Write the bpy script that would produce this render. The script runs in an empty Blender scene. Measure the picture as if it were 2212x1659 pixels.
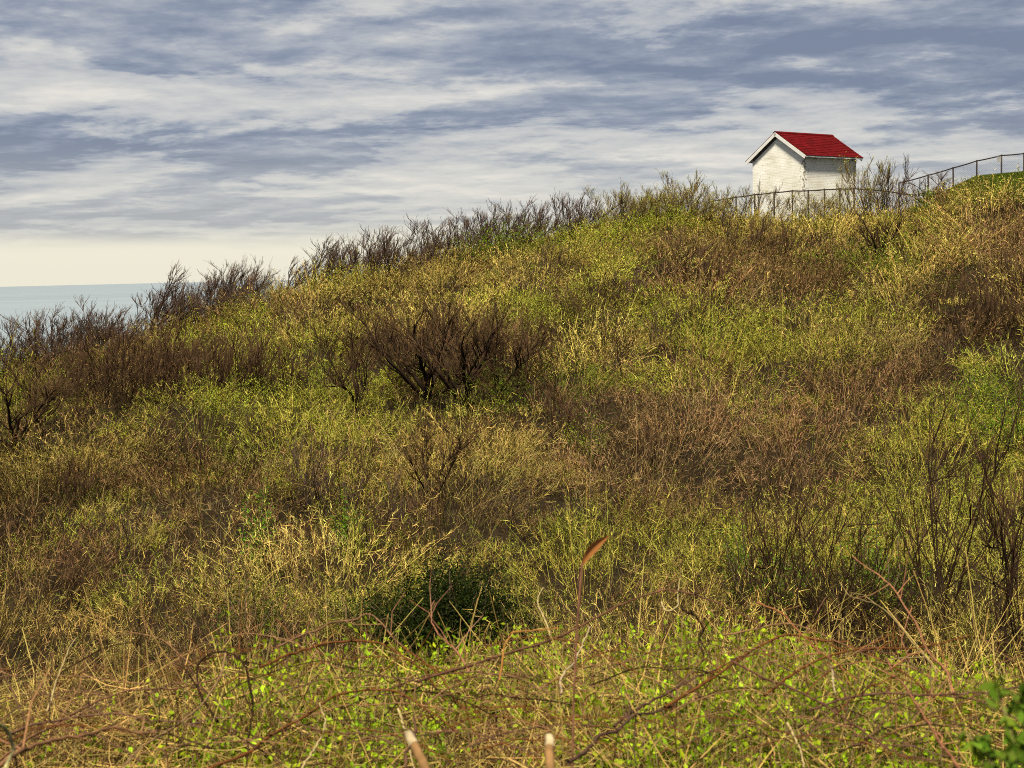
import bpy, math
import numpy as np
from mathutils import Vector, Matrix

scene = bpy.context.scene
COL = scene.collection
rng = np.random.default_rng(11)
R = math.radians

# ------------------------------------------------------------------ camera
EYE = 1.65
F = 3039.0                      # focal length in units of a 2212 x 1659 picture
PITCH, ROLL = R(4.47), R(1.35)
CAM = np.array([0.0, 0.0, EYE])
_f = np.array([0, math.cos(PITCH), -math.sin(PITCH)])
_r0 = np.array([1.0, 0, 0]); _u0 = np.array([0, math.sin(PITCH), math.cos(PITCH)])
RT = _r0 * math.cos(ROLL) - _u0 * math.sin(ROLL)
UP = _u0 * math.cos(ROLL) + _r0 * math.sin(ROLL)

def ray(px, py):
    """direction through a picture point, scaled to unit horizontal length"""
    d = _f + RT * (px - 1106) / F + UP * (829.5 - py) / F
    return d / math.hypot(d[0], d[1])

def at(px, py, dist):
    return CAM + ray(px, py) * dist

def project(P):
    v = np.asarray(P) - CAM
    z = v @ _f
    return 1106 + F * (v @ RT) / z, 829.5 - F * (v @ UP) / z

cam_d = bpy.data.cameras.new('camera')
cam = bpy.data.objects.new('camera', cam_d); COL.objects.link(cam)
m3 = Matrix(((RT[0], UP[0], -_f[0]), (RT[1], UP[1], -_f[1]), (RT[2], UP[2], -_f[2])))
cam.matrix_world = Matrix.Translation(Vector(CAM)) @ m3.to_4x4()
cam_d.sensor_width = 36
cam_d.lens = 36 * F / 2212
cam_d.clip_start = 0.05; cam_d.clip_end = 120000
cam_d.dof.use_dof = True
cam_d.dof.focus_distance = 30
cam_d.dof.aperture_fstop = 8.5
scene.camera = cam

# ------------------------------------------------------------------ noise and terrain
def _hash(ix, iy, s):
    h = (ix * 374761393 + iy * 668265263 + s * 974711) & 0xFFFFFFFF
    h = ((h ^ (h >> 13)) * 1274126177) & 0xFFFFFFFF
    return ((h ^ (h >> 16)) & 0xFFFF) / 65535.0

def vnoise(x, y, s=0):
    x = np.asarray(x, float); y = np.asarray(y, float)
    ix = np.floor(x).astype(np.int64); iy = np.floor(y).astype(np.int64)
    fx = x - ix; fy = y - iy
    fx = fx * fx * (3 - 2 * fx); fy = fy * fy * (3 - 2 * fy)
    a = _hash(ix, iy, s); b = _hash(ix + 1, iy, s); c = _hash(ix, iy + 1, s); d = _hash(ix + 1, iy + 1, s)
    return (a * (1 - fx) + b * fx) * (1 - fy) + (c * (1 - fx) + d * fx) * fy

def fbm(x, y, s=0):
    return (vnoise(x, y, s) + .5 * vnoise(2.1 * x + 5, 2.1 * y, s + 1) + .25 * vnoise(4.3 * x, 4.3 * y + 9, s + 2)) / 1.75

def sstep(a, b, x):
    t = np.clip((x - a) / (b - a), 0, 1)
    return t * t * (3 - 2 * t)

# picture x, picture y of the low canopy on the skyline, distance, canopy height
CREST = [(-260, 815, 38, .8), (0, 742, 40, .8), (200, 700, 43, .8), (400, 652, 46, .8), (520, 614, 48, .75),
         (600, 597, 50, .75), (800, 556, 53, .8), (1000, 508, 56, .8), (1250, 466, 58, .8), (1400, 432, 58, .8),
         (1480, 428, 58, .8), (1560, 448, 60, .75), (1700, 452, 62, .75), (1850, 450, 63, .75), (1950, 444, 62, .7),
         (2010, 416, 60, .5), (2060, 392, 60, .3), (2110, 376, 60, .15), (2212, 369, 60, .1), (2400, 362, 60, .1), (2700, 390, 58, .1)]
_ca, _cd, _cz = [], [], []
for px, py, d, h in CREST:
    p = at(px, py, d); _ca.append(math.atan2(p[0], p[1])); _cd.append(d); _cz.append(p[2] - h)
_ca = np.array(_ca); _cd = np.array(_cd); _cz = np.array(_cz)

def terrain(x, y):
    x = np.asarray(x, float); y = np.asarray(y, float)
    d = np.hypot(x, y); az = np.arctan2(x, y)
    dc = np.interp(az, _ca, _cd); zc = np.interp(az, _ca, _cz)
    near = np.interp(d, [0, 3.5, 5.2, 6.0, 7.6, 10, 14], [0, -.05, -.12, -.28, -1.35, -2.2, -2.6])
    s = np.clip((d - 14) / (dc - 14), 0, 1)
    slope = -2.6 + (zc + 2.6) * (s ** 1.12)
    z = np.where(d < 14, near, slope)
    over = np.maximum(d - dc, 0)
    left = zc - np.interp(over, [0, 5, 14, 60, 400], [0, .9, 5, 36, 60])
    right = zc - np.interp(over, [0, 12, 25, 45, 90, 400], [0, 0, 2, 12, 38, 60]) + .25 * sstep(0, 5, over)
    w = sstep(R(3.5), R(7.5), az)
    z = np.where(d > dc, left * (1 - w) + right * w, z)
    bump = (fbm(x / 5.0, y / 5.0, 3) - .5) * 1.3 + (vnoise(x / 1.9, y / 1.9, 8) - .5) * .5
    k = sstep(9, 16, d) * (1 - sstep(-9, -1, d - dc)) + .12 * sstep(3, 5, d) * (1 - sstep(5, 9, d))
    z = z + bump * k
    # behind the camera the headland simply runs level
    back = sstep(R(42), R(75), np.abs(az))
    flat = -np.interp(d, [0, 60, 140, 400], [0, .6, 36, 60])
    return z * (1 - back) + flat * back

def hit(px, py, lift=0.0, dmin=3.0):
    """where the sight line through a picture point meets the ground raised by lift"""
    r = ray(px, py)
    t = np.arange(dmin, 110, .05)
    P = CAM + t[:, None] * r
    below = P[:, 2] < terrain(P[:, 0], P[:, 1]) + lift
    i = int(np.argmax(below)) if below.any() else int(np.argmin(P[:, 2] - terrain(P[:, 0], P[:, 1])))
    x, y = P[i, 0], P[i, 1]
    return np.array([x, y, float(terrain(x, y))]), t[i]

# ------------------------------------------------------------------ materials
def mat(name):
    m = bpy.data.materials.new(name); m.use_nodes = True
    nt = m.node_tree; nt.nodes.clear()
    out = nt.nodes.new('ShaderNodeOutputMaterial')
    return m, nt, out

def N(nt, kind, **kw):
    n = nt.nodes.new(kind)
    for k, v in kw.items():
        if k in n.inputs: n.inputs[k].default_value = v
        else: setattr(n, k, v)
    return n

def ramp(nt, stops, interp='LINEAR'):
    n = nt.nodes.new('ShaderNodeValToRGB'); cr = n.color_ramp; cr.interpolation = interp
    while len(cr.elements) < len(stops): cr.elements.new(.5)
    for e, (p, c) in zip(cr.elements, stops):
        e.position = p; e.color = (*c, 1)
    return n

def math_n(nt, op, a, b=None, c=None):
    n = nt.nodes.new('ShaderNodeMath'); n.operation = op
    for i, v in enumerate((a, b, c)):
        if v is None: continue
        if isinstance(v, (int, float)): n.inputs[i].default_value = v
        else: nt.links.new(v, n.inputs[i])
    return n.outputs[0]

def wood_mat(name):
    m, nt, out = mat(name)
    a = N(nt, 'ShaderNodeAttribute', attribute_name='tint')
    tc = N(nt, 'ShaderNodeTexCoord'); no = N(nt, 'ShaderNodeTexNoise', Scale=35.0, Detail=3.0)
    nt.links.new(tc.outputs['Object'], no.inputs['Vector'])
    r = ramp(nt, [(.3, (.65, .65, .65)), (.7, (1.3, 1.27, 1.22))])
    nt.links.new(no.outputs['Fac'], r.inputs[0])
    mx = N(nt, 'ShaderNodeMix', data_type='RGBA', blend_type='MULTIPLY'); mx.inputs[0].default_value = 1
    nt.links.new(a.outputs['Color'], mx.inputs[6]); nt.links.new(r.outputs[0], mx.inputs[7])
    b = N(nt, 'ShaderNodeBsdfPrincipled', Roughness=.75)
    b.inputs['Specular IOR Level'].default_value = 0
    nt.links.new(mx.outputs[2], b.inputs['Base Color']); nt.links.new(b.outputs[0], out.inputs[0])
    return m

def leaf_mat(name, trans=.28):
    m, nt, out = mat(name)
    a = N(nt, 'ShaderNodeAttribute', attribute_name='tint')
    d = N(nt, 'ShaderNodeBsdfPrincipled', Roughness=.6); d.inputs['Specular IOR Level'].default_value = .04
    t = N(nt, 'ShaderNodeBsdfTranslucent')
    mx = N(nt, 'ShaderNodeMixShader'); mx.inputs[0].default_value = trans
    nt.links.new(a.outputs['Color'], d.inputs['Base Color']); nt.links.new(a.outputs['Color'], t.inputs['Color'])
    nt.links.new(d.outputs[0], mx.inputs[1]); nt.links.new(t.outputs[0], mx.inputs[2]); nt.links.new(mx.outputs[0], out.inputs[0])
    return m

M_WOOD = wood_mat('twig_bark'); M_LEAF = leaf_mat('leaf'); M_STRAW = leaf_mat('dry_straw', .15)

# ------------------------------------------------------------------ mesh accumulation
def unit(v):
    return v / np.maximum(np.linalg.norm(v, axis=-1, keepdims=True), 1e-9)

def rdir(n, g=None):
    return unit((g or rng).normal(size=(n, 3)))

class Acc:
    def __init__(self):
        self.v, self.c, self.q, self.t, self.qm, self.tm, self.n = [], [], [], [], [], [], 0
    def add(self, V, C, quads=None, tris=None, m=0):
        V = V.reshape(-1, 3)
        self.v.append(V.astype(np.float32)); self.c.append(np.broadcast_to(C, V.shape).astype(np.float32))
        if quads is not None and len(quads): self.q.append(quads.reshape(-1, 4) + self.n); self.qm.append(np.full(len(quads.reshape(-1, 4)), m, np.int32))
        if tris is not None and len(tris): self.t.append(tris.reshape(-1, 3) + self.n); self.tm.append(np.full(len(tris.reshape(-1, 3)), m, np.int32))
        self.n += len(V)
    def ribbons(self, P, D, L, B, W, C, nseg=2, m=0, g=None):
        """n tapering bent blades: point(t) = P + D L t + B t^2"""
        n = len(P); L = np.broadcast_to(L, n); W = np.broadcast_to(W, n)
        side = unit(np.cross(D, rdir(n, g)))
        V = np.empty((n, 2 * nseg + 1, 3))
        for j in range(nseg):
            t = j / nseg
            c = P + D * (L * t)[:, None] + B * t * t
            w = (W * (1 - .65 * t) * .5)[:, None]
            V[:, 2 * j] = c - side * w; V[:, 2 * j + 1] = c + side * w
        V[:, -1] = P + D * L[:, None] + B
        o = (np.arange(n) * (2 * nseg + 1))[:, None]
        q = np.concatenate([o + np.array([[2 * j, 2 * j + 1, 2 * j + 3, 2 * j + 2]]) for j in range(nseg - 1)], 0) if nseg > 1 else None
        t = o + np.array([[2 * nseg - 2, 2 * nseg - 1, 2 * nseg]])
        self.add(V, np.repeat(C, 2 * nseg + 1, 0), q, t, m)
    def leaves(self, P, D, L, W, C, m=1, g=None):
        n = len(P); L = np.broadcast_to(L, n)[:, None]; W = np.broadcast_to(W, n)[:, None]
        s = unit(np.cross(D, rdir(n, g))); nn = np.cross(D, s)
        V = np.empty((n, 4, 3))
        V[:, 0] = P; V[:, 1] = P + D * L * .5 + s * W * .5 + nn * W * .18
        V[:, 2] = P + D * L; V[:, 3] = P + D * L * .5 - s * W * .5 + nn * W * .18
        q = (np.arange(n) * 4)[:, None] + np.array([[0, 1, 2, 3]])
        self.add(V, np.repeat(C, 4, 0), q, None, m)
    def tubes(self, P, rad, C, k=5, m=0):
        """n polyline tubes, P (n,m,3), rad (n,m), colour (n,3)"""
        n, mm, _ = P.shape
        T = unit(np.gradient(P, axis=1))
        ref = np.broadcast_to(unit(np.array([.31, .47, .83])), P.shape)
        alt = np.broadcast_to(unit(np.array([.9, -.3, .1])), P.shape)
        par = np.abs((T * ref).sum(-1, keepdims=True)) > .9
        S = unit(np.cross(T, np.where(par, alt, ref))); U = np.cross(T, S)
        a = np.arange(k) * 2 * math.pi / k
        V = P[:, :, None] + rad[:, :, None, None] * (np.cos(a)[None, None, :, None] * S[:, :, None] + np.sin(a)[None, None, :, None] * U[:, :, None])
        i = np.arange(n)[:, None, None] * mm * k; j = np.arange(mm - 1)[None, :, None] * k; s = np.arange(k)[None, None, :]; s2 = (s + 1) % k
        q = np.stack(np.broadcast_arrays(i + j + s, i + j + s2, i + j + k + s2, i + j + k + s), -1)
        self.add(V, np.repeat(C, mm * k, 0), q.reshape(-1, 4), None, m)
    def mesh(self, name, mats, smooth=False):
        me = bpy.data.meshes.new(name)
        V = np.concatenate(self.v); C = np.concatenate(self.c)
        q = np.concatenate(self.q) if self.q else np.zeros((0, 4), int); t = np.concatenate(self.t) if self.t else np.zeros((0, 3), int)
        me.vertices.add(len(V)); me.vertices.foreach_set('co', V.ravel())
        loops = np.concatenate([q.ravel(), t.ravel()]).astype(np.int32)
        me.loops.add(len(loops)); me.loops.foreach_set('vertex_index', loops)
        me.polygons.add(len(q) + len(t))
        st = np.concatenate([np.arange(len(q)) * 4, len(q) * 4 + np.arange(len(t)) * 3]).astype(np.int32)
        me.polygons.foreach_set('loop_start', st)
        mi = np.concatenate(self.qm + self.tm).astype(np.int32)
        me.polygons.foreach_set('material_index', mi)
        if smooth: me.polygons.foreach_set('use_smooth', np.ones(len(mi), bool))
        a = me.attributes.new('tint', 'FLOAT_COLOR', 'POINT')
        a.data.foreach_set('color', np.concatenate([C, np.ones((len(C), 1), np.float32)], 1).ravel())
        for mt in mats: me.materials.append(mt)
        me.update(calc_edges=True)
        return me

def obj(name, me, parent=None):
    o = bpy.data.objects.new(name, me); COL.objects.link(o)
    if parent is not None: o.parent = parent
    return o

def thing(name, label, cat, loc=(0, 0, 0), group=None):
    o = bpy.data.objects.new(name, None); COL.objects.link(o)
    o.empty_display_size = .2; o.location = loc
    return tag(o, label, cat, group)

def tag(o, label, cat, group=None):
    o['label'] = label; o['category'] = cat
    if group: o['group'] = group
    return o

def copy_tree(o, parent=None):
    c = o.copy(); COL.objects.link(c); c.parent = parent
    for ch in o.children: copy_tree(ch, c)
    return c

def jit(base, n, lo=.65, hi=1.35, hue=.1, g=None):
    g = g or rng
    b = np.broadcast_to(np.asarray(base, float), (n, 3)) * g.uniform(lo, hi, (n, 1)) * (1 + g.uniform(-hue, hue, (n, 3)))
    return np.clip(b, .003, .85)

# ------------------------------------------------------------------ ground and sea
def build_ground():
    az = np.concatenate([np.arange(-180, -32, 6), np.arange(-32, 32, .4), np.arange(32, 180, 6)]) * math.pi / 180
    d = np.concatenate([np.linspace(.3, 9, 50), np.geomspace(9.2, 90, 150), np.geomspace(92, 380, 30)])
    A, D = np.meshgrid(az, d, indexing='ij')
    X = D * np.sin(A); Y = D * np.cos(A); Z = terrain(X, Y)
    V = np.stack([X, Y, Z], -1).reshape(-1, 3)
    na, nd = len(az), len(d)
    i = np.arange(na)[:, None]; j = np.arange(nd - 1)[None]
    i2 = (i + 1) % na
    q = np.stack(np.broadcast_arrays(i * nd + j, i * nd + j + 1, i2 * nd + j + 1, i2 * nd + j), -1).reshape(-1, 4)
    a = Acc()
    lawn = (lawn_mask(V[:, 0], V[:, 1]))[:, None]
    C = np.array([1, 1, 1.]) * lawn
    a.add(V, C, q)
    c0 = len(V); cv = np.array([[0, 0, 0.0]]); a.add(cv, np.zeros((1, 3)))
    ii = np.arange(na); a.t.append(np.stack([np.full(na, c0), ii * nd, ((ii + 1) % na) * nd], -1)); a.tm.append(np.zeros(na, np.int32))
    m, nt, out = mat('earth_and_litter')
    tc = N(nt, 'ShaderNodeTexCoord'); n1 = N(nt, 'ShaderNodeTexNoise', Scale=1.3, Detail=8.0); n2 = N(nt, 'ShaderNodeTexNoise', Scale=22.0, Detail=4.0)
    nt.links.new(tc.outputs['Object'], n1.inputs[0]); nt.links.new(tc.outputs['Object'], n2.inputs[0])
    r = ramp(nt, [(.3, (.007, .0042, .0018)), (.55, (.016, .010, .004)), (.75, (.032, .021, .008))])
    mm = math_n(nt, 'ADD', math_n(nt, 'MULTIPLY', n1.outputs['Fac'], .5), math_n(nt, 'MULTIPLY', n2.outputs['Fac'], .5))
    nt.links.new(mm, r.inputs[0])
    rg = ramp(nt, [(.3, (.03, .045, .006)), (.7, (.055, .08, .01))]); nt.links.new(mm, rg.inputs[0])
    at_ = N(nt, 'ShaderNodeAttribute', attribute_name='tint')
    mx = N(nt, 'ShaderNodeMix', data_type='RGBA'); nt.links.new(at_.outputs['Fac'], mx.inputs[0])
    nt.links.new(r.outputs[0], mx.inputs[6]); nt.links.new(rg.outputs[0], mx.inputs[7])
    b = N(nt, 'ShaderNodeBsdfPrincipled', Roughness=.95); b.inputs['Specular IOR Level'].default_value = .1
    bp = N(nt, 'ShaderNodeBump', Strength=.6, Distance=.05); nt.links.new(n2.outputs['Fac'], bp.inputs['Height'])
    nt.links.new(bp.outputs[0], b.inputs['Normal'])
    nt.links.new(mx.outputs[2], b.inputs['Base Color']); nt.links.new(b.outputs[0], out.inputs[0])
    o = obj('hillside', a.mesh('hillside', [m], True)); o['kind'] = 'structure'
    return o

def lawn_mask(x, y):
    px, py = project(np.stack([x, y, terrain(x, y)], -1)) if np.ndim(x) else (0, 0)
    d = np.hypot(x, y)
    edge = np.interp(px, [1990, 2040, 2110, 2212, 2400], [59, 57.5, 54.5, 52.3, 50.5])
    w = (fbm(x / 1.5, y / 1.5, 40) - .5) * 2.5
    return ((px > 2035 + w * 8) & (y > 0) & (d > edge + w) & (d < 95)).astype(float)

def build_sea():
    lv = -28.0
    az = np.linspace(0, 2 * math.pi, 97)[:-1]; d = np.geomspace(30, 60000, 40)
    A, D = np.meshgrid(az, d, indexing='ij')
    V = np.stack([D * np.sin(A), D * np.cos(A), np.full_like(A, lv)], -1).reshape(-1, 3)
    na, nd = len(az), len(d); i = np.arange(na)[:, None]; j = np.arange(nd - 1)[None]; i2 = (i + 1) % na
    q = np.stack(np.broadcast_arrays(i * nd + j, i * nd + j + 1, i2 * nd + j + 1, i2 * nd + j), -1).reshape(-1, 4)
    a = Acc(); a.add(V, np.ones(3), q)
    m, nt, out = mat('sea_water')
    tc = N(nt, 'ShaderNodeTexCoord')
    mp = N(nt, 'ShaderNodeMapping'); mp.inputs['Scale'].default_value = (.03, .12, 1); nt.links.new(tc.outputs['Object'], mp.inputs[0])
    n1 = N(nt, 'ShaderNodeTexNoise', Scale=1.0, Detail=6.0); nt.links.new(mp.outputs[0], n1.inputs[0])
    mp2 = N(nt, 'ShaderNodeMapping'); mp2.inputs['Scale'].default_value = (.0004, .0025, 1); nt.links.new(tc.outputs['Object'], mp2.inputs[0])
    n2 = N(nt, 'ShaderNodeTexNoise', Scale=1.0, Detail=4.0); nt.links.new(mp2.outputs[0], n2.inputs[0])
    r = ramp(nt, [(.35, (.145, .175, .19)), (.65, (.17, .20, .215))]); nt.links.new(n2.outputs['Fac'], r.inputs[0])
    bp = N(nt, 'ShaderNodeBump', Strength=.35, Distance=.6); nt.links.new(n1.outputs['Fac'], bp.inputs['Height'])
    b = N(nt, 'ShaderNodeBsdfPrincipled', Roughness=.45, IOR=1.33); nt.links.new(bp.outputs[0], b.inputs['Normal'])
    nt.links.new(r.outputs[0], b.inputs['Base Color']); nt.links.new(b.outputs[0], out.inputs[0])
    o = obj('sea', a.mesh('sea', [m])); o['kind'] = 'structure'

build_ground(); build_sea()

# ------------------------------------------------------------------ the hut
def quadmesh(name, faces, mats, parent, mi=None, uvs=None):
    """faces: list of lists of points, in metres"""
    me = bpy.data.meshes.new(name); vs, fs = [], []
    for f in faces:
        fs.append(list(range(len(vs), len(vs) + len(f)))); vs += [tuple(p) for p in f]
    me.from_pydata(vs, [], fs)
    for m in mats: me.materials.append(m)
    if uvs:
        uv = me.uv_layers.new(name='metres'); k = 0
        for f in uvs:
            for p in f: uv.data[k].uv = p; k += 1
    me.update()
    return obj(name, me, parent)

def box_faces(P, X, Y, Z):
    """box with corner P and edge vectors X, Y, Z"""
    P, X, Y, Z = map(np.array, (P, X, Y, Z))
    c = lambda i, j, k: P + X * i + Y * j + Z * k
    f = [[c(0,0,0), c(0,1,0), c(1,1,0), c(1,0,0)], [c(0,0,1), c(1,0,1), c(1,1,1), c(0,1,1)],
         [c(0,0,0), c(1,0,0), c(1,0,1), c(0,0,1)], [c(0,1,0), c(0,1,1), c(1,1,1), c(1,1,0)],
         [c(0,0,0), c(0,0,1), c(0,1,1), c(0,1,0)], [c(1,0,0), c(1,1,0), c(1,1,1), c(1,0,1)]]
    if np.dot(np.cross(X, Y), Z) < 0: f = [g[::-1] for g in f]
    return f

def brick_mat():
    m, nt, out = mat('white_painted_brick')
    uv = N(nt, 'ShaderNodeUVMap', uv_map='metres')
    br = N(nt, 'ShaderNodeTexBrick', Scale=1.0); br.inputs['Brick Width'].default_value = .215; br.inputs['Row Height'].default_value = .075
    br.inputs['Mortar Size'].default_value = .012; br.inputs['Mortar Smooth'].default_value = .3
    br.inputs['Color1'].default_value = (1, 1, 1, 1); br.inputs['Color2'].default_value = (.8, .8, .8, 1); br.inputs['Mortar'].default_value = (.6, .6, .6, 1)
    nt.links.new(uv.outputs[0], br.inputs[0])
    n1 = N(nt, 'ShaderNodeTexNoise', Scale=1.1, Detail=6.0); nt.links.new(uv.outputs[0], n1.inputs[0])
    n2 = N(nt, 'ShaderNodeTexNoise', Scale=7.0, Detail=5.0, Roughness=.65); nt.links.new(uv.outputs[0], n2.inputs[0])
    base = ramp(nt, [(.3, (.52, .50, .41)), (.6, (.66, .645, .58))]); nt.links.new(n1.outputs['Fac'], base.inputs[0])
    mpz = N(nt, 'ShaderNodeMapping'); mpz.inputs['Scale'].default_value = (1.3, 7.0, 1); nt.links.new(uv.outputs[0], mpz.inputs[0])
    n3 = N(nt, 'ShaderNodeTexNoise', Scale=1.0, Detail=7.0, Roughness=.65); nt.links.new(mpz.outputs[0], n3.inputs[0])
    crs = ramp(nt, [(.32, (.80, .78, .71)), (.52, (1, 1, 1))]); nt.links.new(n3.outputs['Fac'], crs.inputs[0])
    mq = N(nt, 'ShaderNodeMix', data_type='RGBA', blend_type='MULTIPLY'); mq.inputs[0].default_value = 1
    nt.links.new(base.outputs[0], mq.inputs[6]); nt.links.new(crs.outputs[0], mq.inputs[7])
    mx = N(nt, 'ShaderNodeMix', data_type='RGBA', blend_type='MULTIPLY'); mx.inputs[0].default_value = .35
    nt.links.new(mq.outputs[2], mx.inputs[6]); nt.links.new(br.outputs['Color'], mx.inputs[7])
    # flaked paint: patches of bare brick and grime, thickest near the corner and under the eaves
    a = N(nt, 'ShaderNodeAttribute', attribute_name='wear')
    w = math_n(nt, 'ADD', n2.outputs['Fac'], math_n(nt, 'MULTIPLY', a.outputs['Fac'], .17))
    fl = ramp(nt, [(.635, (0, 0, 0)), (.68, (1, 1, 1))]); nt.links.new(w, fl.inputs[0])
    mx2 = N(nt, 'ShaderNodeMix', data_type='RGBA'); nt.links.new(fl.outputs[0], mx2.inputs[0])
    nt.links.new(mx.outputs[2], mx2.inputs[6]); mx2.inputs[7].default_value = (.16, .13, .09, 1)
    b = N(nt, 'ShaderNodeBsdfPrincipled', Roughness=.7)
    bp = N(nt, 'ShaderNodeBump', Strength=.25, Distance=.006)
    hh = math_n(nt, 'ADD', br.outputs['Fac'], math_n(nt, 'MULTIPLY', n2.outputs['Fac'], -.6))
    bp.invert = True; nt.links.new(hh, bp.inputs['Height']); nt.links.new(bp.outputs[0], b.inputs['Normal'])
    nt.links.new(mx2.outputs[2], b.inputs['Base Color']); nt.links.new(b.outputs[0], out.inputs[0])
    return m

def plain(name, c, rough=.6, noise=.25, scale=6.0, metal=0):
    m, nt, out = mat(name)
    tc = N(nt, 'ShaderNodeTexCoord'); n1 = N(nt, 'ShaderNodeTexNoise', Scale=scale, Detail=6.0)
    nt.links.new(tc.outputs['Object'], n1.inputs[0])
    c = np.array(c)
    r = ramp(nt, [(.3, tuple(c * (1 - noise))), (.7, tuple(np.minimum(c * (1 + noise * .6), .9)))]); nt.links.new(n1.outputs['Fac'], r.inputs[0])
    b = N(nt, 'ShaderNodeBsdfPrincipled', Roughness=rough, Metallic=float(metal))
    nt.links.new(r.outputs[0], b.inputs['Base Color']); nt.links.new(b.outputs[0], out.inputs[0])
    return m

def build_hut():
    W, LN, OV = 3.2, 3.77, .3            # wall width, wall length, overhang
    EV = 2.72                            # height of the eave edge above the wall foot
    PIT = math.atan2(1.25, W / 2 + OV)
    th = R(-52.7)
    loc0 = at(1736, 330, 67.4)
    rot = Matrix.Rotation(th, 3, 'Z')
    corner = rot @ Vector((W / 2, 0, 0))
    e = at(1738, 337, 67.3)
    base = np.array([loc0[0] - corner[0], loc0[1] - corner[1], e[2] - EV])
    hut = thing('brick_hut', 'small white painted brick hut with a red gabled roof on the hilltop', 'hut', tuple(base))
    hut.rotation_euler = (0, 0, th)
    wm = brick_mat(); wt = plain('white_trim', (.50, .49, .45), .5, .12); dk = plain('dark_frieze_shade', (.05, .04, .035), .8)  # the dark one paints shade onto boards under eave and rake
    t = math.tan(PIT); h = W / 2
    zw = EV + OV * t - .09               # wall top below the rafters
    za = zw + h * t
    f, u = [], []
    z0 = -1.2
    def wall(pts, uvp): f.append(pts); u.append(uvp)
    ns = 10
    # the four walls, cut in strips so the wear layer has points to live on
    def strip(ax, a0, a1, fix, gable, flip):
        for i in range(ns):
            s0, s1 = a0 + (a1 - a0) * i / ns, a0 + (a1 - a0) * (i + 1) / ns
            zz = np.linspace(z0, zw, 9)
            for k in range(8):
                q = [(s0, zz[k]), (s1, zz[k]), (s1, zz[k + 1]), (s0, zz[k + 1])]
                p = [((s, fix, z) if ax == 'x' else (fix, s, z)) for s, z in q]
                if flip: p, q = p[::-1], q[::-1]
                wall(p, q)
            if gable:
                q = [(s0, zw), (s1, zw), (s1, zw + (h - abs(s1)) * t), (s0, zw + (h - abs(s0)) * t)]
                if i == 0: q = q[:3]
                if i == ns - 1: q = [q[0], q[1], q[3]]
                p = [(s, fix, z) for s, z in q]
                if flip: p, q = p[::-1], q[::-1]
                wall(p, q)
    strip('x', -h, h, 0, True, False); strip('x', -h, h, LN, True, True)
    strip('y', 0, LN, h, False, False); strip('y', 0, LN, -h, False, True)
    wo = quadmesh('wall', f, [wm], hut, uvs=u)
    at_ = wo.data.attributes.new('wear', 'FLOAT', 'POINT')
    co = [v.co for v in wo.data.vertices]
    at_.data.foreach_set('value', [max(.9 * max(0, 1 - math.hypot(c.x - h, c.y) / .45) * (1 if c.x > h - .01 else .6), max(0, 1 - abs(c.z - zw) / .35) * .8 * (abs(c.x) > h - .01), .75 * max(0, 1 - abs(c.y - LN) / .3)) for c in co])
    # roof: two slabs of overlapping shingle courses
    rm, nt, out = mat('red_shingles')
    tc = N(nt, 'ShaderNodeTexCoord'); n1 = N(nt, 'ShaderNodeTexNoise', Scale=2.0, Detail=7.0); n2 = N(nt, 'ShaderNodeTexVoronoi', Scale=5.0)
    mp = N(nt, 'ShaderNodeMapping'); mp.inputs['Scale'].default_value = (1.6, 1.2, .6)
    nt.links.new(tc.outputs['Object'], n1.inputs[0]); nt.links.new(tc.outputs['Object'], mp.inputs[0]); nt.links.new(mp.outputs[0], n2.inputs[0])
    s = math_n(nt, 'ADD', math_n(nt, 'MULTIPLY', n1.outputs['Fac'], .6), math_n(nt, 'MULTIPLY', n2.outputs['Color'], .4))
    r = ramp(nt, [(.2, (.04, .0004, .0006)), (.5, (.066, .0005, .0010)), (.8, (.095, .0015, .002))]); nt.links.new(s, r.inputs[0])
    b = N(nt, 'ShaderNodeBsdfPrincipled', Roughness=.8); b.inputs['Specular IOR Level'].default_value = .06
    nt.links.new(r.outputs[0], b.inputs['Base Color']); nt.links.new(b.outputs[0], out.inputs[0])
    G = .17                              # gable overhang
    half = W / 2 + OV; rise = 1.25; sl = math.hypot(half, rise)
    zr = EV + rise
    faces = []
    nc = 13; g = np.random.default_rng(5)
    for sd in (-1, 1):
        dn = np.array([sd * half / sl, 0, -rise / sl]); nr = np.array([sd * rise / sl, 0, half / sl])
        for c in range(nc):
            a0, a1 = c * sl / nc - (.03 if c else 0), (c + 1) * sl / nc
            ny = 12; cuts = [-G] + [(-G + (LN + 2 * G) * (i + g.uniform(-.3, .3)) / ny) for i in range(1, ny)] + [LN + G]
            for i in range(ny):
                li = .014 + g.uniform(0, .006); dl = g.uniform(-.006, .01)
                P = np.array([0, cuts[i], zr]) + dn * a0 + nr * .004
                faces += box_faces(P, dn * (a1 - a0 + dl) + nr * .014, (0, cuts[i + 1] - cuts[i] - .004, 0), nr * li)
    roof = quadmesh('roof', faces, [rm], hut)
    cap = []
    for sd in (-1, 1):
        dn = np.array([sd * half / sl, 0, -rise / sl]); nr = np.array([sd * rise / sl, 0, half / sl])
        cap += box_faces(np.array([0, -G - .01, zr + .02]) + nr * .02, dn * .13, (0, LN + 2 * G + .02, 0), nr * .015)
    quadmesh('ridge_cap', cap, [rm], roof)
    # deck under the shingles, white painted, closing the overhang
    fs = []
    for sd in (-1, 1):
        dn = np.array([sd * half / sl, 0, -rise / sl]); nr = np.array([sd * rise / sl, 0, half / sl])
        fs += box_faces(np.array([0, -G + .03, zr]) - nr * .03, dn * (sl - .02), (0, LN + 2 * G - .06, 0), nr * .028)
    quadmesh('soffit', fs, [wt], roof)
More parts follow.
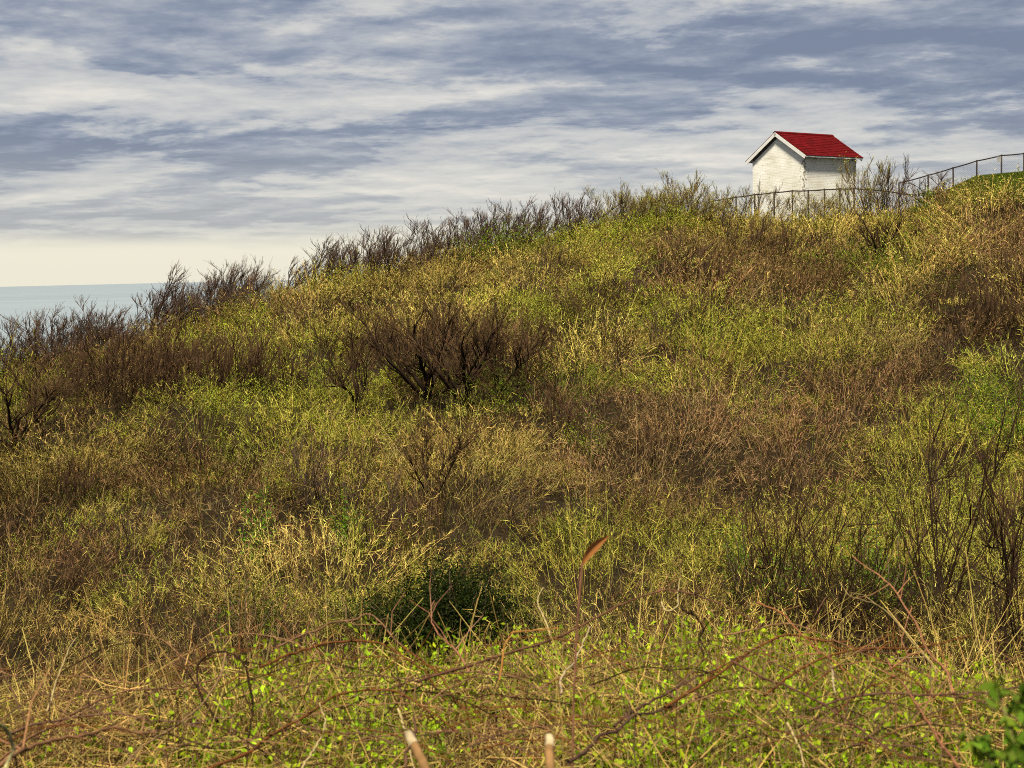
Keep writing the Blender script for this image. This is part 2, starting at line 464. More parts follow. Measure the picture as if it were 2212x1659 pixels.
    for y0 in (-G - .012, LN + G - .02):
        for sd in (-1, 1):
            dn = np.array([sd * half / sl, 0, -rise / sl]); nr = np.array([sd * rise / sl, 0, half / sl])
            o = quadmesh('bargeboard', box_faces(np.array([0, y0, zr]) - nr * .16 + dn * (.0 if sd > 0 else .003), dn * (sl - .015), (0, .032, 0), nr * .155), [wt], roof)
    for sd in (-1, 1):
        quadmesh('fascia', box_faces((sd * (half - .03), -G + .022, EV - .055), (sd * .022, 0, 0), (0, LN + 2 * G - .044, 0), (0, 0, .05)), [wt], roof)
        quadmesh('frieze_board_shade', box_faces((sd * (h + .002), .01, zw - .08), (sd * .03, 0, 0), (0, LN - .02, 0), (0, 0, .11)), [dk], hut)  # frieze under the eave, its dark colour also painting in the eave shadow
    # gable trim following the rake on the wall; left one dark as painted shade
    for sd in (-1, 1):
        dn = np.array([sd * half / sl, 0, -rise / sl]); nr = np.array([sd * rise / sl, 0, half / sl])
        top = np.array([0, -.035, za + .01])
        quadmesh('gable_trim_and_shade', box_faces(top - nr * .16, dn * (h / (half / sl)), (0, .033, 0), nr * .11), [dk if sd < 0 else wt], hut)
    return base
HUT = build_hut()

# ------------------------------------------------------------------ fences
def tube_obj(name, pts, rads, col, parent, k=6, mats=None):
    a = Acc(); a.tubes(np.array(pts)[None], np.array(rads)[None], np.array([col]), k)
    return obj(name, a.mesh(name, mats or [M_IRON], True), parent)

def iron():
    return plain('weathered_steel', (.022, .015, .011), .6, .4, 9)
M_IRON = iron(); [n.inputs['Specular IOR Level'].__setattr__('default_value', .1) for n in M_IRON.node_tree.nodes if n.type == 'BSDF_PRINCIPLED']; M_WIRE = plain('galvanised_wire', (.03, .025, .02), .5, .2)

def fence(name, label, rail, wires=True):
    P = [at(*r) for r in rail]
    root = thing(name, label, 'fence', (P[0][0], P[0][1], float(terrain(P[0][0], P[0][1]))))
    o0 = np.array(root.location)
    rel = [p - o0 for p in P]
    fine = []
    for a, b in zip(rel[:-1], rel[1:]):
        for i in range(6): fine.append(a + (b - a) * i / 6 + np.array([0, 0, -.012 * math.sin(math.pi * i / 6)]))
    fine.append(rel[-1])
    tube_obj('top_rail', fine, [.028] * len(fine), (1, 1, 1), root)
    for p, q in zip(P, rel):
        zb = float(terrain(p[0], p[1])) - o0[2] - .2
        tube_obj('post', [(q[0], q[1], zb), (q[0], q[1], q[2] + .03), (q[0], q[1], q[2] + .05)], [.036, .036, .016], (1, 1, 1), root)
    a = Acc()
    for p, q in zip(rel[:-1], rel[1:]):
        L = np.linalg.norm((q - p)[:2]); n = int(L / .09) + 1
        Hh = 1.15
        s = np.arange(-int(Hh / .09), n + int(Hh / .09))
        for sg in (-1, 1):
            x0 = s * .09; x1 = x0 + sg * Hh
            t0 = np.clip(np.where(sg > 0, (0 - x0) / Hh, (x0 - L) / Hh), 0, 1); t1 = np.clip(np.where(sg > 0, (L - x0) / Hh, x0 / Hh), 0, 1)
            ok = t1 > t0 + .02
            A = x0[ok] + sg * Hh * t0[ok]; B = x0[ok] + sg * Hh * t1[ok]
            PA = p + (q - p) * (A / L)[:, None] - np.array([0, 0, 1]) * (Hh * t0[ok])[:, None]
            PB = p + (q - p) * (B / L)[:, None] - np.array([0, 0, 1]) * (Hh * t1[ok])[:, None]
            a.tubes(np.stack([PA, PB], 1), np.full((ok.sum(), 2), .0021), np.ones((ok.sum(), 3)), 3)
    obj('wire_mesh', a.mesh('wire_mesh', [M_WIRE]), root)
    return root, P

fence('chain_link_fence', 'rusty chain link fence with a brown top rail in front of the white hut',
      [(1539, 434, 63.2), (1590, 426, 63.2), (1630, 420.5, 63.2), (1672, 416, 63.2), (1711.6, 412.2, 63.3), (1746, 412, 63.3), (1781, 409.5, 63.3), (1814, 408, 63.3), (1845, 407.4, 63.4), (1880, 409.5, 63.6), (1915.5, 413, 64), (1978, 422, 65)])
_, P2 = fence('chain_link_fence', 'dark chain link fence climbing over the green mound at the far right',
      [(1942, 395.6, 67), (2005, 378.6, 67.3), (2059, 362.7, 67.6), (2110, 347.6, 68), (2163.4, 335.8, 68.5), (2212, 331.6, 69), (2290, 329, 69.5), (2370, 330, 70)])
sp = at(2158, 344.5, 68.3)
s_ = thing('warning_plate', 'small pale grey plate hanging on the fence above the green mound', 'sign', tuple(sp))
quadmesh('plate', box_faces((-.09, -.02, -.13), (.18, 0, 0), (0, .012, 0), (0, 0, .26)), [plain('grey_plate', (.20, .20, .19), .5)], s_)
quadmesh('clip', box_faces((-.02, -.008, .1302), (.04, 0, 0), (0, .02, 0), (0, 0, .05)), [M_IRON], s_)

# ------------------------------------------------------------------ scrub that covers the hill
# kinds: 0 straw, 1 yellow-green, 2 red-brown, 3 dark, 4 lush green
TW = np.array([(.41, .30, .082), (.30, .26, .050), (.20, .122, .054), (.032, .019, .010), (.11, .095, .022)])
LF = np.array([(.35, .32, .048), (.295, .355, .022), (.22, .175, .04), (.09, .075, .022), (.125, .20, .010)])
NL = np.array([.6, 1.25, .4, .1, 1.5])
HT = np.array([.92, .8, .95, 1.0, .75])
# patches seen on the slope: picture x, y, radius x, radius y, kind, weight
PATCH = [(230, 1260, 300, 130, 0, .55), (600, 1230, 150, 60, 1, .6), (430, 890, 240, 70, 1, 1.6), (930, 880, 130, 45, 1, 1.8), (640, 880, 200, 50, 1, 1.2), (2080, 870, 180, 90, 4, 1.0), (2080, 870, 200, 110, 1, .8),
         (520, 1150, 120, 60, 4, .7), (1230, 860, 180, 60, 2, 1.6), (1700, 590, 220, 50, 2, 1.8), (1500, 1050, 260, 90, 2, 1.2), (700, 1010, 130, 80, 2, .8),
         (250, 780, 260, 50, 2, 1.3), (150, 700, 200, 40, 2, .6), (700, 760, 140, 90, 1, .8), (1400, 740, 200, 60, 1, 1.0),
         (1650, 660, 130, 40, 4, .9), (1550, 800, 120, 60, 1, 1.0), (2150, 650, 90, 60, 3, 2.2), (1950, 720, 160, 60, 2, .8), (1750, 960, 160, 60, 2, 1.0),
         (980, 1190, 150, 60, 4, .6), (1150, 1180, 250, 80, 1, .8), (1480, 460, 90, 30, 1, 1.0), (1350, 470, 60, 25, 1, 1.4), (1750, 490, 220, 30, 0, 1.3),
         (2080, 480, 120, 60, 2, .8), (2150, 430, 90, 30, 0, 1.2), (1000, 600, 300, 60, 0, 1.0), (620, 640, 150, 40, 2, .7), (900, 560, 120, 25, 0, .8),
         (1100, 570, 80, 30, 2, 1.0), (1700, 1200, 300, 120, 4, .5), (80, 1150, 120, 120, 4, .5), (1280, 1150, 160, 60, 3, .7),
         (1050, 760, 130, 70, 3, .8), (1800, 560, 80, 60, 3, .6), (1600, 730, 200, 60, 4, .4), (1050, 1000, 150, 60, 1, .8), (1650, 1060, 250, 50, 3, .5)]

# mounds that stand out: picture x, y of the dome, half width, kind, label
MOUNDS = [(1235, 880, 150, 2, 'large rounded tan and reddish twiggy shrub right of the large bare tree'),
          (430, 890, 125, 1, 'broad yellow green shrub below the dark shrub row on the left slope'),
          (625, 885, 105, 1, 'yellow green shrub between the dark shrub row and the large bare tree'),
          (925, 890, 115, 1, 'bright yellow green shrub in front of the large bare tree clump'),
          (140, 985, 125, 0, 'pale straw shrub in front of the thick trunked tree at the left edge'),
          (660, 730, 80, 1, 'yellow green shrub on the slope left of the slim bare tree'),
          (1440, 455, 62, 1, 'yellow green shrub dome on the ridge top under the budding shrubs'),
          (1730, 590, 120, 2, 'flattened reddish brown shrub on the slope below the hut'),
          (1540, 820, 120, 1, 'yellow green shrub in the middle of the right hand slope'),
          (1000, 1190, 120, 1, 'yellow green shrub just above the blackish evergreen'),
          (300, 1150, 110, 2, 'brown twiggy shrub on the lower slope at the left'),
          (2150, 690, 95, 3, 'blackish thicket in the hollow at the right edge'),
          (2075, 655, 75, 3, 'dark thicket left of the hollow at the right edge'),
          (1480, 1060, 130, 2, 'grey brown twiggy shrub on the lower slope right of centre')]

def kind_scores(X, Y, Z):
    n = len(X); px, py = project(np.stack([X, Y, Z + .6], -1))
    S = np.zeros((n, 5))
    S[:, 0] = .74 + 1.6 * (fbm(X / 2.6, Y / 2.6, 20) - .5); S[:, 1] = .66 + 2.4 * (fbm(X / 3, Y / 3, 23) - .5)
    S[:, 2] = .52 + 2.4 * (fbm(X / 2.8, Y / 2.8, 26) - .5); S[:, 3] = .2 + 2.2 * (fbm(X / 2.2, Y / 2.2, 29) - .5); S[:, 4] = .16 + 2.6 * (fbm(X / 2.4, Y / 2.4, 32) - .5)
    for (cx, cy, rx, ry, k, wt) in PATCH:
        S[:, k] += wt * np.exp(-((px - cx) / rx) ** 2 - ((py - cy) / ry) ** 2)
    return np.argmax(S + rng.gumbel(size=S.shape) * .36, 1)

def fill(a, k, X, Y, Z, d, h0, lean, tone):
    """twiggy growth of kind k: stems, twigs and buds at the given places"""
    n = len(X); ns = 17
    b = np.repeat(np.arange(n), ns); nb = len(b); h = h0[b] * rng.uniform(.65, 1.12, nb)
    r = np.sqrt(rng.uniform(0, 1, nb)) * .6; th = rng.uniform(0, 2 * math.pi, nb)
    out = np.stack([np.cos(th), np.sin(th), np.zeros(nb)], -1)
    P = np.stack([X[b], Y[b], Z[b] - .05], -1) + out * (r * .5)[:, None]
    D = unit(out * r[:, None] * .8 + lean[b] + np.array([.05, 0, 1.0]) + rng.normal(size=(nb, 3)) * .2)
    B = (out * rng.uniform(-.1, .3, nb)[:, None] + lean[b] * .3 + rng.normal(size=(nb, 3)) * .15) * h[:, None]
    bushc = (tone[:, None] * jit(TW[k], n, .8, 1.2, .1))[b]
    Cs = np.where(rng.uniform(size=(nb, 1)) < .58, jit((.034, .020, .010), nb, .4, 1.6), bushc * rng.uniform(.5, 1.2, (nb, 1)))
    a.ribbons(P, D, h, B, np.maximum(.0036, d[b] * .00031) * rng.uniform(.7, 1.4, nb), Cs, 4, 0)
    s = np.repeat(np.arange(nb), np.interp(d[b], [9, 16, 26, 50], [24, 23, 19, 14]).astype(int)); m = len(s)
    t = rng.uniform(.25, 1.0, m) ** .7
    Q = P[s] + D[s] * (h[s] * t)[:, None] + B[s] * (t * t)[:, None]
    tan = unit(D[s] * h[s][:, None] + 2 * B[s] * t[:, None])
    E = unit(tan * .8 + rng.normal(size=(m, 3)) * .58 + np.array([.03, 0, .32]))
    l = rng.uniform(.06, .18, m) * (1.2 - .4 * t) * np.interp(d[b[s]], [9, 25], [.75, 1])
    Bt = rng.normal(size=(m, 3)) * .2 * l[:, None]
    Wt = np.maximum(.0023, d[b[s]] * .00022) * rng.uniform(.6, 1.5, m)
    Ct = np.clip(bushc[s] * np.where(rng.uniform(size=(m, 1)) < .42, rng.uniform(.05, .28, (m, 1)) * np.array([1, .9, .75]), rng.uniform(.65, 1.6, (m, 1)) * np.ones(3)) * (1 + rng.uniform(-.1, .1, (m, 3))), .003, .8)
    a.ribbons(Q, E, l, Bt, Wt, Ct, 3, 0)
    nl = int(round(m * NL[k])); j = rng.integers(0, m, nl); u = rng.uniform(.25, 1.0, nl)
    LP = Q[j] + E[j] * (l[j] * u)[:, None] + Bt[j] * (u * u)[:, None]
    ll = np.maximum(.009, d[b[s[j]]] * .00062) * rng.uniform(.6, 1.5, nl) * (1.25 if k == 4 else 1)
    bl = jit(LF[k], n, .8, 1.2, .1)[b[s[j]]]
    Cl = np.clip(bl * rng.uniform(.35, 1.65, (nl, 1)) * (1 + rng.uniform(-.1, .1, (nl, 3))), .003, .8)
    a.leaves(LP, unit(E[j] + rng.normal(size=(nl, 3)) * .8), ll, ll * .55, Cl, 1)

def scrub():
    # mound centres: the ones that stand out first, then the rest by dart throwing
    cen, rad, kin = [], [], []
    for (px, py, hw, k, lb) in MOUNDS:
        p, dd = hit(px, py, .6, 7.5)
        cen.append(p[:2]); rad.append(hw * dd / F); kin.append(k)
    ne = len(cen)
    az = rng.uniform(R(-28), R(28), 5600); dd = np.sqrt(rng.uniform(7.6 ** 2, 69 ** 2, 5000))
    for a0, d0 in zip(az, dd):
        if d0 > np.interp(a0, _ca, _cd) + (3 if a0 > R(5) else 4): continue
        r = rng.uniform(.85, 1.6) * np.interp(d0, [8, 13, 24], [.68, .74, 1.0])
        p = np.array([d0 * math.sin(a0), d0 * math.cos(a0)])
        C_ = np.array(cen); R_ = np.array(rad)
        if (np.linalg.norm(C_ - p, axis=1) < (R_ + r) * .80).any(): continue
        cen.append(p); rad.append(r); kin.append(-1)
    cen = np.array(cen); rad = np.array(rad); kin = np.array(kin)
    ks = kind_scores(cen[:, 0], cen[:, 1], terrain(cen[:, 0], cen[:, 1])); kin = np.where(kin < 0, ks, kin)
    hm = np.minimum(rad * rng.uniform(.85, 1.25, len(rad)), 1.45); tone_m = rng.uniform(.5, 1.4, len(rad))
    X, Y = [], []
    for sp, ya, yb in ((.36, 7, 14), (.48, 14, 24), (.62, 24, 72)):
        gx, gy = np.meshgrid(np.arange(-35, 38, sp), np.arange(ya, yb, sp))
        X.append(gx.ravel() + rng.uniform(-.48, .48, gx.size) * sp); Y.append(gy.ravel() + rng.uniform(-.48, .48, gx.size) * sp)
    X = np.concatenate(X); Y = np.concatenate(Y)
    d = np.hypot(X, Y); az = np.arctan2(X, Y); dc = np.interp(az, _ca, _cd)
    keep = (np.abs(az) < R(27)) & (d > 7.9) & (d < dc + np.where(az > R(5), 2.0, 4.0)) & (lawn_mask(X, Y) < .5)
    X, Y, d = X[keep], Y[keep], d[keep]
    jp, _ = hit(965, 1385, .3, 6.5); ok = np.hypot(X - jp[0], Y - jp[1] + .25) > .85; X, Y, d = X[ok], Y[ok], d[ok]
    rho = np.full(len(X), 9.0); own = np.zeros(len(X), int)
    for i in range(len(rad)):
        q = np.hypot(X - cen[i, 0], Y - cen[i, 1]) / rad[i]
        up = q < rho; rho[up] = q[up]; own[up] = i
    keep = (rho < 1.0) | (rng.uniform(size=len(X)) < np.where(d < 19, 1.0, .6))
    X, Y, d, rho, own = X[keep], Y[keep], d[keep], rho[keep], own[keep]; n = len(X); Z = terrain(X, Y)
    edge = np.clip((np.interp(np.arctan2(X, Y), _ca, _cd) - d) / 5, 0, 1)
    h = np.where(rho < 1, hm[own] * np.sqrt(np.clip(1 - rho ** 2, 0, 1)) * rng.uniform(.8, 1.15, n) + .16, rng.uniform(.16, .42, n) * np.where(d < 13, 1.15, 1)) * (.5 + .5 * edge)
    lean = np.zeros((n, 3)); ins = rho < 1
    lean[ins, 0] = ((X - cen[own, 0]) / rad[own])[ins] * .85; lean[ins, 1] = ((Y - cen[own, 1]) / rad[own])[ins] * .85
    kind = np.where(ins & (rng.uniform(size=n) < .9), kin[own], kind_scores(X, Y, Z))
    tone = np.where(ins, tone_m[own], 1.0)
    names = ['straw_brush', 'yellow_green_brush', 'red_brown_brush', 'dark_brush', 'leafy_green_brush']
    for k in range(5):
        I = np.where((kind == k) & ~(ins & (own < ne)))[0]
        a = Acc(); fill(a, k, X[I], Y[I], Z[I], d[I], h[I], lean[I], tone[I])
        o = obj(names[k], a.mesh(names[k], [M_WOOD, M_LEAF])); o['kind'] = 'stuff'
    for i in range(ne):
        I = np.where(ins & (own == i))[0]
        if len(I) < 3: continue
        a = Acc(); fill(a, int(kin[i]), X[I], Y[I], Z[I], d[I], h[I], lean[I], tone[I])
        o = obj('rounded_shrub', a.mesh('rounded_shrub', [M_WOOD, M_LEAF])); tag(o, MOUNDS[i][4], 'shrub')
    # dry grass standing between the bushes
    g = Acc(); n = 7000
    az = rng.uniform(R(-23.5), R(23.5), n); dd = np.sqrt(rng.uniform(7.5 ** 2, 64 ** 2, n))
    ok = dd < np.interp(az, _ca, _cd) + 1; az, dd = az[ok], dd[ok]
    x = dd * np.sin(az); y = dd * np.cos(az); ok = lawn_mask(x, y) < .5; x, y, dd = x[ok], y[ok], dd[ok]; n = len(x)
    P = np.stack([x, y, terrain(x, y) - .02], -1)
    D = unit(rng.normal(size=(n, 3)) * .3 + np.array([0, 0, 1.])); L = rng.uniform(.25, .8, n) * np.interp(dd, [8, 22], [.55, 1])
    g.ribbons(P, D, L, rng.normal(size=(n, 3)) * .25 * L[:, None], np.maximum(.003, dd * .00032), jit((.28, .205, .07), n, .5, 1.4), 3)
    o = obj('dry_grass', g.mesh('dry_grass', [M_STRAW])); o['kind'] = 'stuff'
    # dead twigs and litter under and between the bushes
    g = Acc(); n = 190000
    az = rng.uniform(R(-23.5), R(23.5), n); dd = rng.uniform(7.0 ** 1.4, 64 ** 1.4, n) ** (1 / 1.4)
    ok = (dd < np.interp(az, _ca, _cd) + 1) & ((dd > 11) | (rng.uniform(size=n) < .4)); az, dd = az[ok], dd[ok]
    x = dd * np.sin(az); y = dd * np.cos(az); ok = lawn_mask(x, y) < .5; x, y, dd = x[ok], y[ok], dd[ok]; n = len(x)
    P = np.stack([x, y, terrain(x, y) - .02], -1)
    D = unit(rng.normal(size=(n, 3)) * np.array([1, 1, .5]) + np.array([0, 0, .6])); L = rng.uniform(.1, .42, n)
    C = jit((.062, .038, .016), n, .2, 1.8, .12); gr = rng.uniform(size=n) < .25; C[gr] = jit((.11, .125, .02), gr.sum(), .5, 1.4)
    g.ribbons(P, D, L, rng.normal(size=(n, 3)) * .3 * L[:, None], np.maximum(.0035, dd * .00034), C, 3)
    o = obj('dead_twigs', g.mesh('dead_twigs', [M_STRAW])); o['kind'] = 'stuff'
    # the mown mound
    g = Acc(); n = 230000
    az = rng.uniform(R(15.5), R(26), n); dd = rng.uniform(47, 68, n); x = dd * np.sin(az); y = dd * np.cos(az)
    ok = lawn_mask(x, y) > .5; x, y = x[ok], y[ok]; n = len(x)
    g.ribbons(np.stack([x, y, terrain(x, y) - .01], -1), unit(rng.normal(size=(n, 3)) * .45 + np.array([0, 0, 1.])), rng.uniform(.07, .16, n), np.zeros((n, 3)), .02, jit((.062, .083, .009), n, .4, 1.6, .2), 1)
    o = obj('mown_grass', g.mesh('mown_grass', [M_LEAF])); o['kind'] = 'stuff'
scrub()

# ------------------------------------------------------------------ bare shrubs and small trees
def grow(seed, H=2.0, stems=6, spread=.5, lean=(0, 0), trunk=0.0, limb=.03, nb=8, nt=7, ns=3, up=.35, col=(.034, .022, .016), twcol=(.072, .047, .033), wander=.13, tw=.0055, leafc=None, nleaf=0):
    g = np.random.default_rng(seed)
    T, Cr = Acc(), Acc()
    lean = np.array([lean[0], lean[1], 0.0])
    def path(p, d, L, m, wan, upw):
        pts = [p]; dd = d.copy()
        for i in range(m - 1):
            dd = unit(dd + g.normal(size=3) * wan + np.array([0, 0, upw]) / (m - 1) + lean * .5 / (m - 1))
            pts.append(pts[-1] + dd * L / (m - 1))
        return np.array(pts)
    start = np.array([0, 0, -.1])
    stems0 = []
    if trunk > 0:
        tp = path(start, unit(np.array([lean[0] * .6, lean[1] * .6, 1.0])), trunk * H + .1, 6, .12, 0)
        stems0.append((tp, np.linspace(limb * 1.9, limb * 1.3, 6), True))
        start = tp[-1]
    for i in range(stems):
        th = 2 * math.pi * (i + g.uniform(-.35, .35)) / stems
        d = unit(np.array([math.cos(th), math.sin(th), 0]) * spread * g.uniform(.5, 1.4) + np.array([0, 0, 1.0]) + lean)
        p0 = start + (np.array([math.cos(th), math.sin(th), 0]) * .07 if trunk == 0 else 0)
        L = (H - trunk * H) * g.uniform(.7, 1.0) * 1.05
        stems0.append((path(p0, d, L, 8, wander, up), limb * np.linspace(1, .22, 8) * g.uniform(.75, 1.15), False))
    b1, r1, b2, r2, b3, r3 = [], [], [], [], [], []
    for pts, rad, is_tr in stems0:
        m = len(pts)
        T.tubes(pts[None], rad[None], jit(col, 1, .85, 1.2, .06, g), 7)
        if is_tr: continue
        L = np.linalg.norm(np.diff(pts, axis=0), axis=1).sum()
        for _ in range(nb):
            t = g.uniform(.22, .98); f = t * (m - 1); i = min(int(f), m - 2); p = pts[i] + (pts[i + 1] - pts[i]) * (f - i)
            tan = unit(pts[i + 1] - pts[i])
            d = unit(tan + g.normal(size=3) * .5 + lean * .3 + np.array([0, 0, up * .4]))
            if d[2] < -.05: d[2] *= -.5
            l = L * g.uniform(.22, .5) * (1.15 - .55 * t)
            q = path(p, unit(d), l, 5, wander * .9, up * .9)
            r0 = max(limb * .45 * (1.1 - .6 * t), tw * 1.8)
            b1.append(q); r1.append(np.linspace(r0, tw * 1.2, 5))
            for _ in range(nt):
                t2 = g.uniform(.15, 1); f2 = t2 * 4; i2 = min(int(f2), 3); p2 = q[i2] + (q[i2 + 1] - q[i2]) * (f2 - i2)
                d2 = unit(unit(q[i2 + 1] - q[i2]) + g.normal(size=3) * .38 + np.array([0, 0, up * .7]))
                l2 = H * g.uniform(.09, .23) * (1.15 - .4 * t2)
                q2 = path(p2, d2, l2, 3, .12, up * .6)
                b2.append(q2); r2.append(np.array([tw * 1.25, tw, tw * .6]))
                for _ in range(ns):
                    t3 = g.uniform(.2, 1); p3 = q2[0] + (q2[2] - q2[0]) * t3
                    d3 = unit(unit(q2[2] - q2[0]) + g.normal(size=3) * .4 + np.array([0, 0, up * .5]))
                    b3.append(np.array([p3, p3 + d3 * H * g.uniform(.025, .075)])); r3.append(np.array([tw * .85, tw * .5]))
    Cr.tubes(np.array(b1), np.array(r1), jit(col, len(b1), .8, 1.35, .08, g), 4)
    Cr.tubes(np.array(b2), np.array(r2), jit(twcol, len(b2), .7, 1.4, .1, g), 3)
    if b3: Cr.tubes(np.array(b3), np.array(r3), jit(twcol, len(b3), .75, 1.6, .12, g), 3)
    if nleaf:
        tips = np.array([b[-1] for b in b3]); j = g.integers(0, len(tips), nleaf)
        P = tips[j] + g.normal(size=(nleaf, 3)) * .012 * H
        Cr.leaves(P, unit(g.normal(size=(nleaf, 3)) + np.array([0, 0, .5])), H * g.uniform(.012, .024, nleaf), H * .011, jit(leafc, nleaf, .6, 1.35, .1, g), 1, g)
    return T.mesh('trunk', [M_WOOD], True), Cr.mesh('crown', [M_WOOD, M_LEAF])

PROTO = {
    'sky': [grow(101 + i, 2.0, 5 + i % 3, (.35, .55, .45, .7, .5)[i], (.16, 0), 0, .018, 6, 5, 2, .6, wander=.16, tw=.0046) for i in range(5)],
    'lean': [grow(131 + i, 2.0, 5, .5, (.85, 0), .14, .032, 8, 6, 2, .6, tw=.0048) for i in range(3)],
    'olive': [grow(151 + i, 2.0, 9, .40, (.06, 0), 0, .016, 6, 5, 2, .6, (.06, .04, .018), (.13, .092, .036), tw=.0044, leafc=(.33, .33, .05), nleaf=700) for i in range(4)],
    'round': [grow(171 + i, 2.0, 6, .75, (0, 0), .16, .028, 8, 6, 2, .35, (.028, .018, .011), (.06, .036, .018), wander=.15, tw=.0045) for i in range(3)],
    'big': [grow(191 + i, 2.0, 6, .85, (.05, 0), .10, .042, 9, 7, 2, .38, (.028, .018, .012), (.065, .04, .02), wander=.22, tw=.0045) for i in range(3)],
    'brown': [grow(211 + i, 2.0, 9, .40, (.12, 0), 0, .017, 7, 6, 2, .65, (.03, .018, .011), (.075, .044, .024), tw=.0042) for i in range(4)],
    'sparse': [grow(231 + i, 2.0, 5, .45, (.04, 0), .08, .013, 6, 3, 2, .45, (.022, .013, .009), (.05, .03, .016), tw=.0042) for i in range(3)],
    'scraggy': [grow(251 + i, 2.0, 4, .8, (.0, 0), .14, .028, 8, 5, 2, .12, wander=.24, tw=.005) for i in range(3)],
}
USED = {}
NAME = {'sky': 'bare_shrub', 'lean': 'bare_tree', 'olive': 'budding_shrub', 'round': 'bare_tree', 'big': 'bare_tree', 'brown': 'bare_shrub', 'sparse': 'bare_shrub', 'scraggy': 'bare_shrub'}
def plant(kind, px, pyb, pyt, label, group=None, wide=1.0, rot=None, var=None, lift=.35, dist=None, tilt=0.0):
    pr = PROTO[kind]; v = int(rng.integers(len(pr))) if var is None else var
    if dist is None: base, d = hit(px, pyb, lift, 6.5)
    else:
        p = at(px, pyb, dist); d = dist; base = np.array([p[0], p[1], float(terrain(p[0], p[1]))])
    top = CAM[2] + ray(px, pyt)[2] * d
    H = max(top - base[2], .3)
    cat = 'tree' if NAME[kind] == 'bare_tree' else 'shrub'
    if (kind, v) not in USED:
        r = thing(NAME[kind], label, cat, tuple(base), group)
        obj('trunk', pr[v][0], r); obj('crown', pr[v][1], r); USED[(kind, v)] = r
    else:
        r = copy_tree(USED[(kind, v)]); r.location = tuple(base)
        tag(r, label, cat)
        if group: r['group'] = group
        elif 'group' in r: del r['group']
    s = H / 2.0
    r.scale = (s * wide, s * wide, s); r.rotation_euler = (0, tilt, rng.uniform(-.5, .5) if rot is None else rot)
    return r

def row(kind, xs, dy_base, hts, label, group, wide=1.0, x_jit=8):
    cx = [c[0] for c in CREST]; cy = [c[1] for c in CREST]
    cd_ = [c[2] for c in CREST]
    for x in xs:
        x = x + rng.uniform(-x_jit, x_jit); y = np.interp(x, cx, cy) + dy_base
        h = rng.uniform(*hts); d = np.interp(x, cx, cd_) + rng.uniform(-2.5, .5)
        plant(kind, x, y, y - h, label, group, wide * rng.uniform(.9, 1.6), dist=d, rot=rng.uniform(-.9, .9), tilt=rng.uniform(-.1, .3))

row('sky', np.arange(-25, 250, 13), 12, (28, 66), 'low dark bare shrub in the row against the sea, left on the ridge', 'dark shrubs against the sea', 1.0)
row('sky', np.arange(335, 525, 11), 13, (34, 74), 'dark bare shrub in the small clump on the ridge where the sea ends', 'clump of dark shrubs at the end of the sea')
row('sky', np.arange(690, 880, 12), 14, (34, 74), 'dark purple brown shrub in the row climbing the ridge', 'purple brown shrubs along the climbing ridge', 1.1)
row('sky', np.arange(880, 1275, 13), 12, (28, 72), 'thin dark bare shrub near the ridge top', 'thin dark shrubs near the ridge top', 1.1)
row('olive', np.arange(1290, 1560, 15), 12, (16, 54), 'olive brown budding shrub on the ridge top beside the white hut', 'budding shrubs on the ridge top', 1.15)
plant('lean', 300, 684, 580, 'tall bare tree leaning right in front of the sea', dist=43, rot=0, var=0, wide=1.0)
plant('lean', 436, 650, 556, 'bare tree with fanned branches leaning right on the ridge where the sea ends', dist=46, rot=.2, var=1, wide=1.1)
plant('sky', 532, 620, 556, 'small lone bare shrub standing in the gap of the ridge line', dist=48, wide=.7)
plant('lean', 605, 606, 548, 'low bare tree at the lower end of the climbing skyline row', dist=49, rot=.1, var=2, wide=1.1)
plant('lean', 650, 598, 518, 'bare tree leaning right near the lower end of the climbing skyline row', dist=50, rot=-.2, var=0, wide=1.1)
row('olive', [1600, 1680, 1745, 1770, 1800, 1835], 22, (30, 58), 'low budding shrub at the foot of the hut fence', 'low budding shrubs along the hut fence', 1.1)
plant('olive', 1470, 440, 380, 'tallest budding shrub on the ridge top left of the white hut', dist=57, wide=1.3)
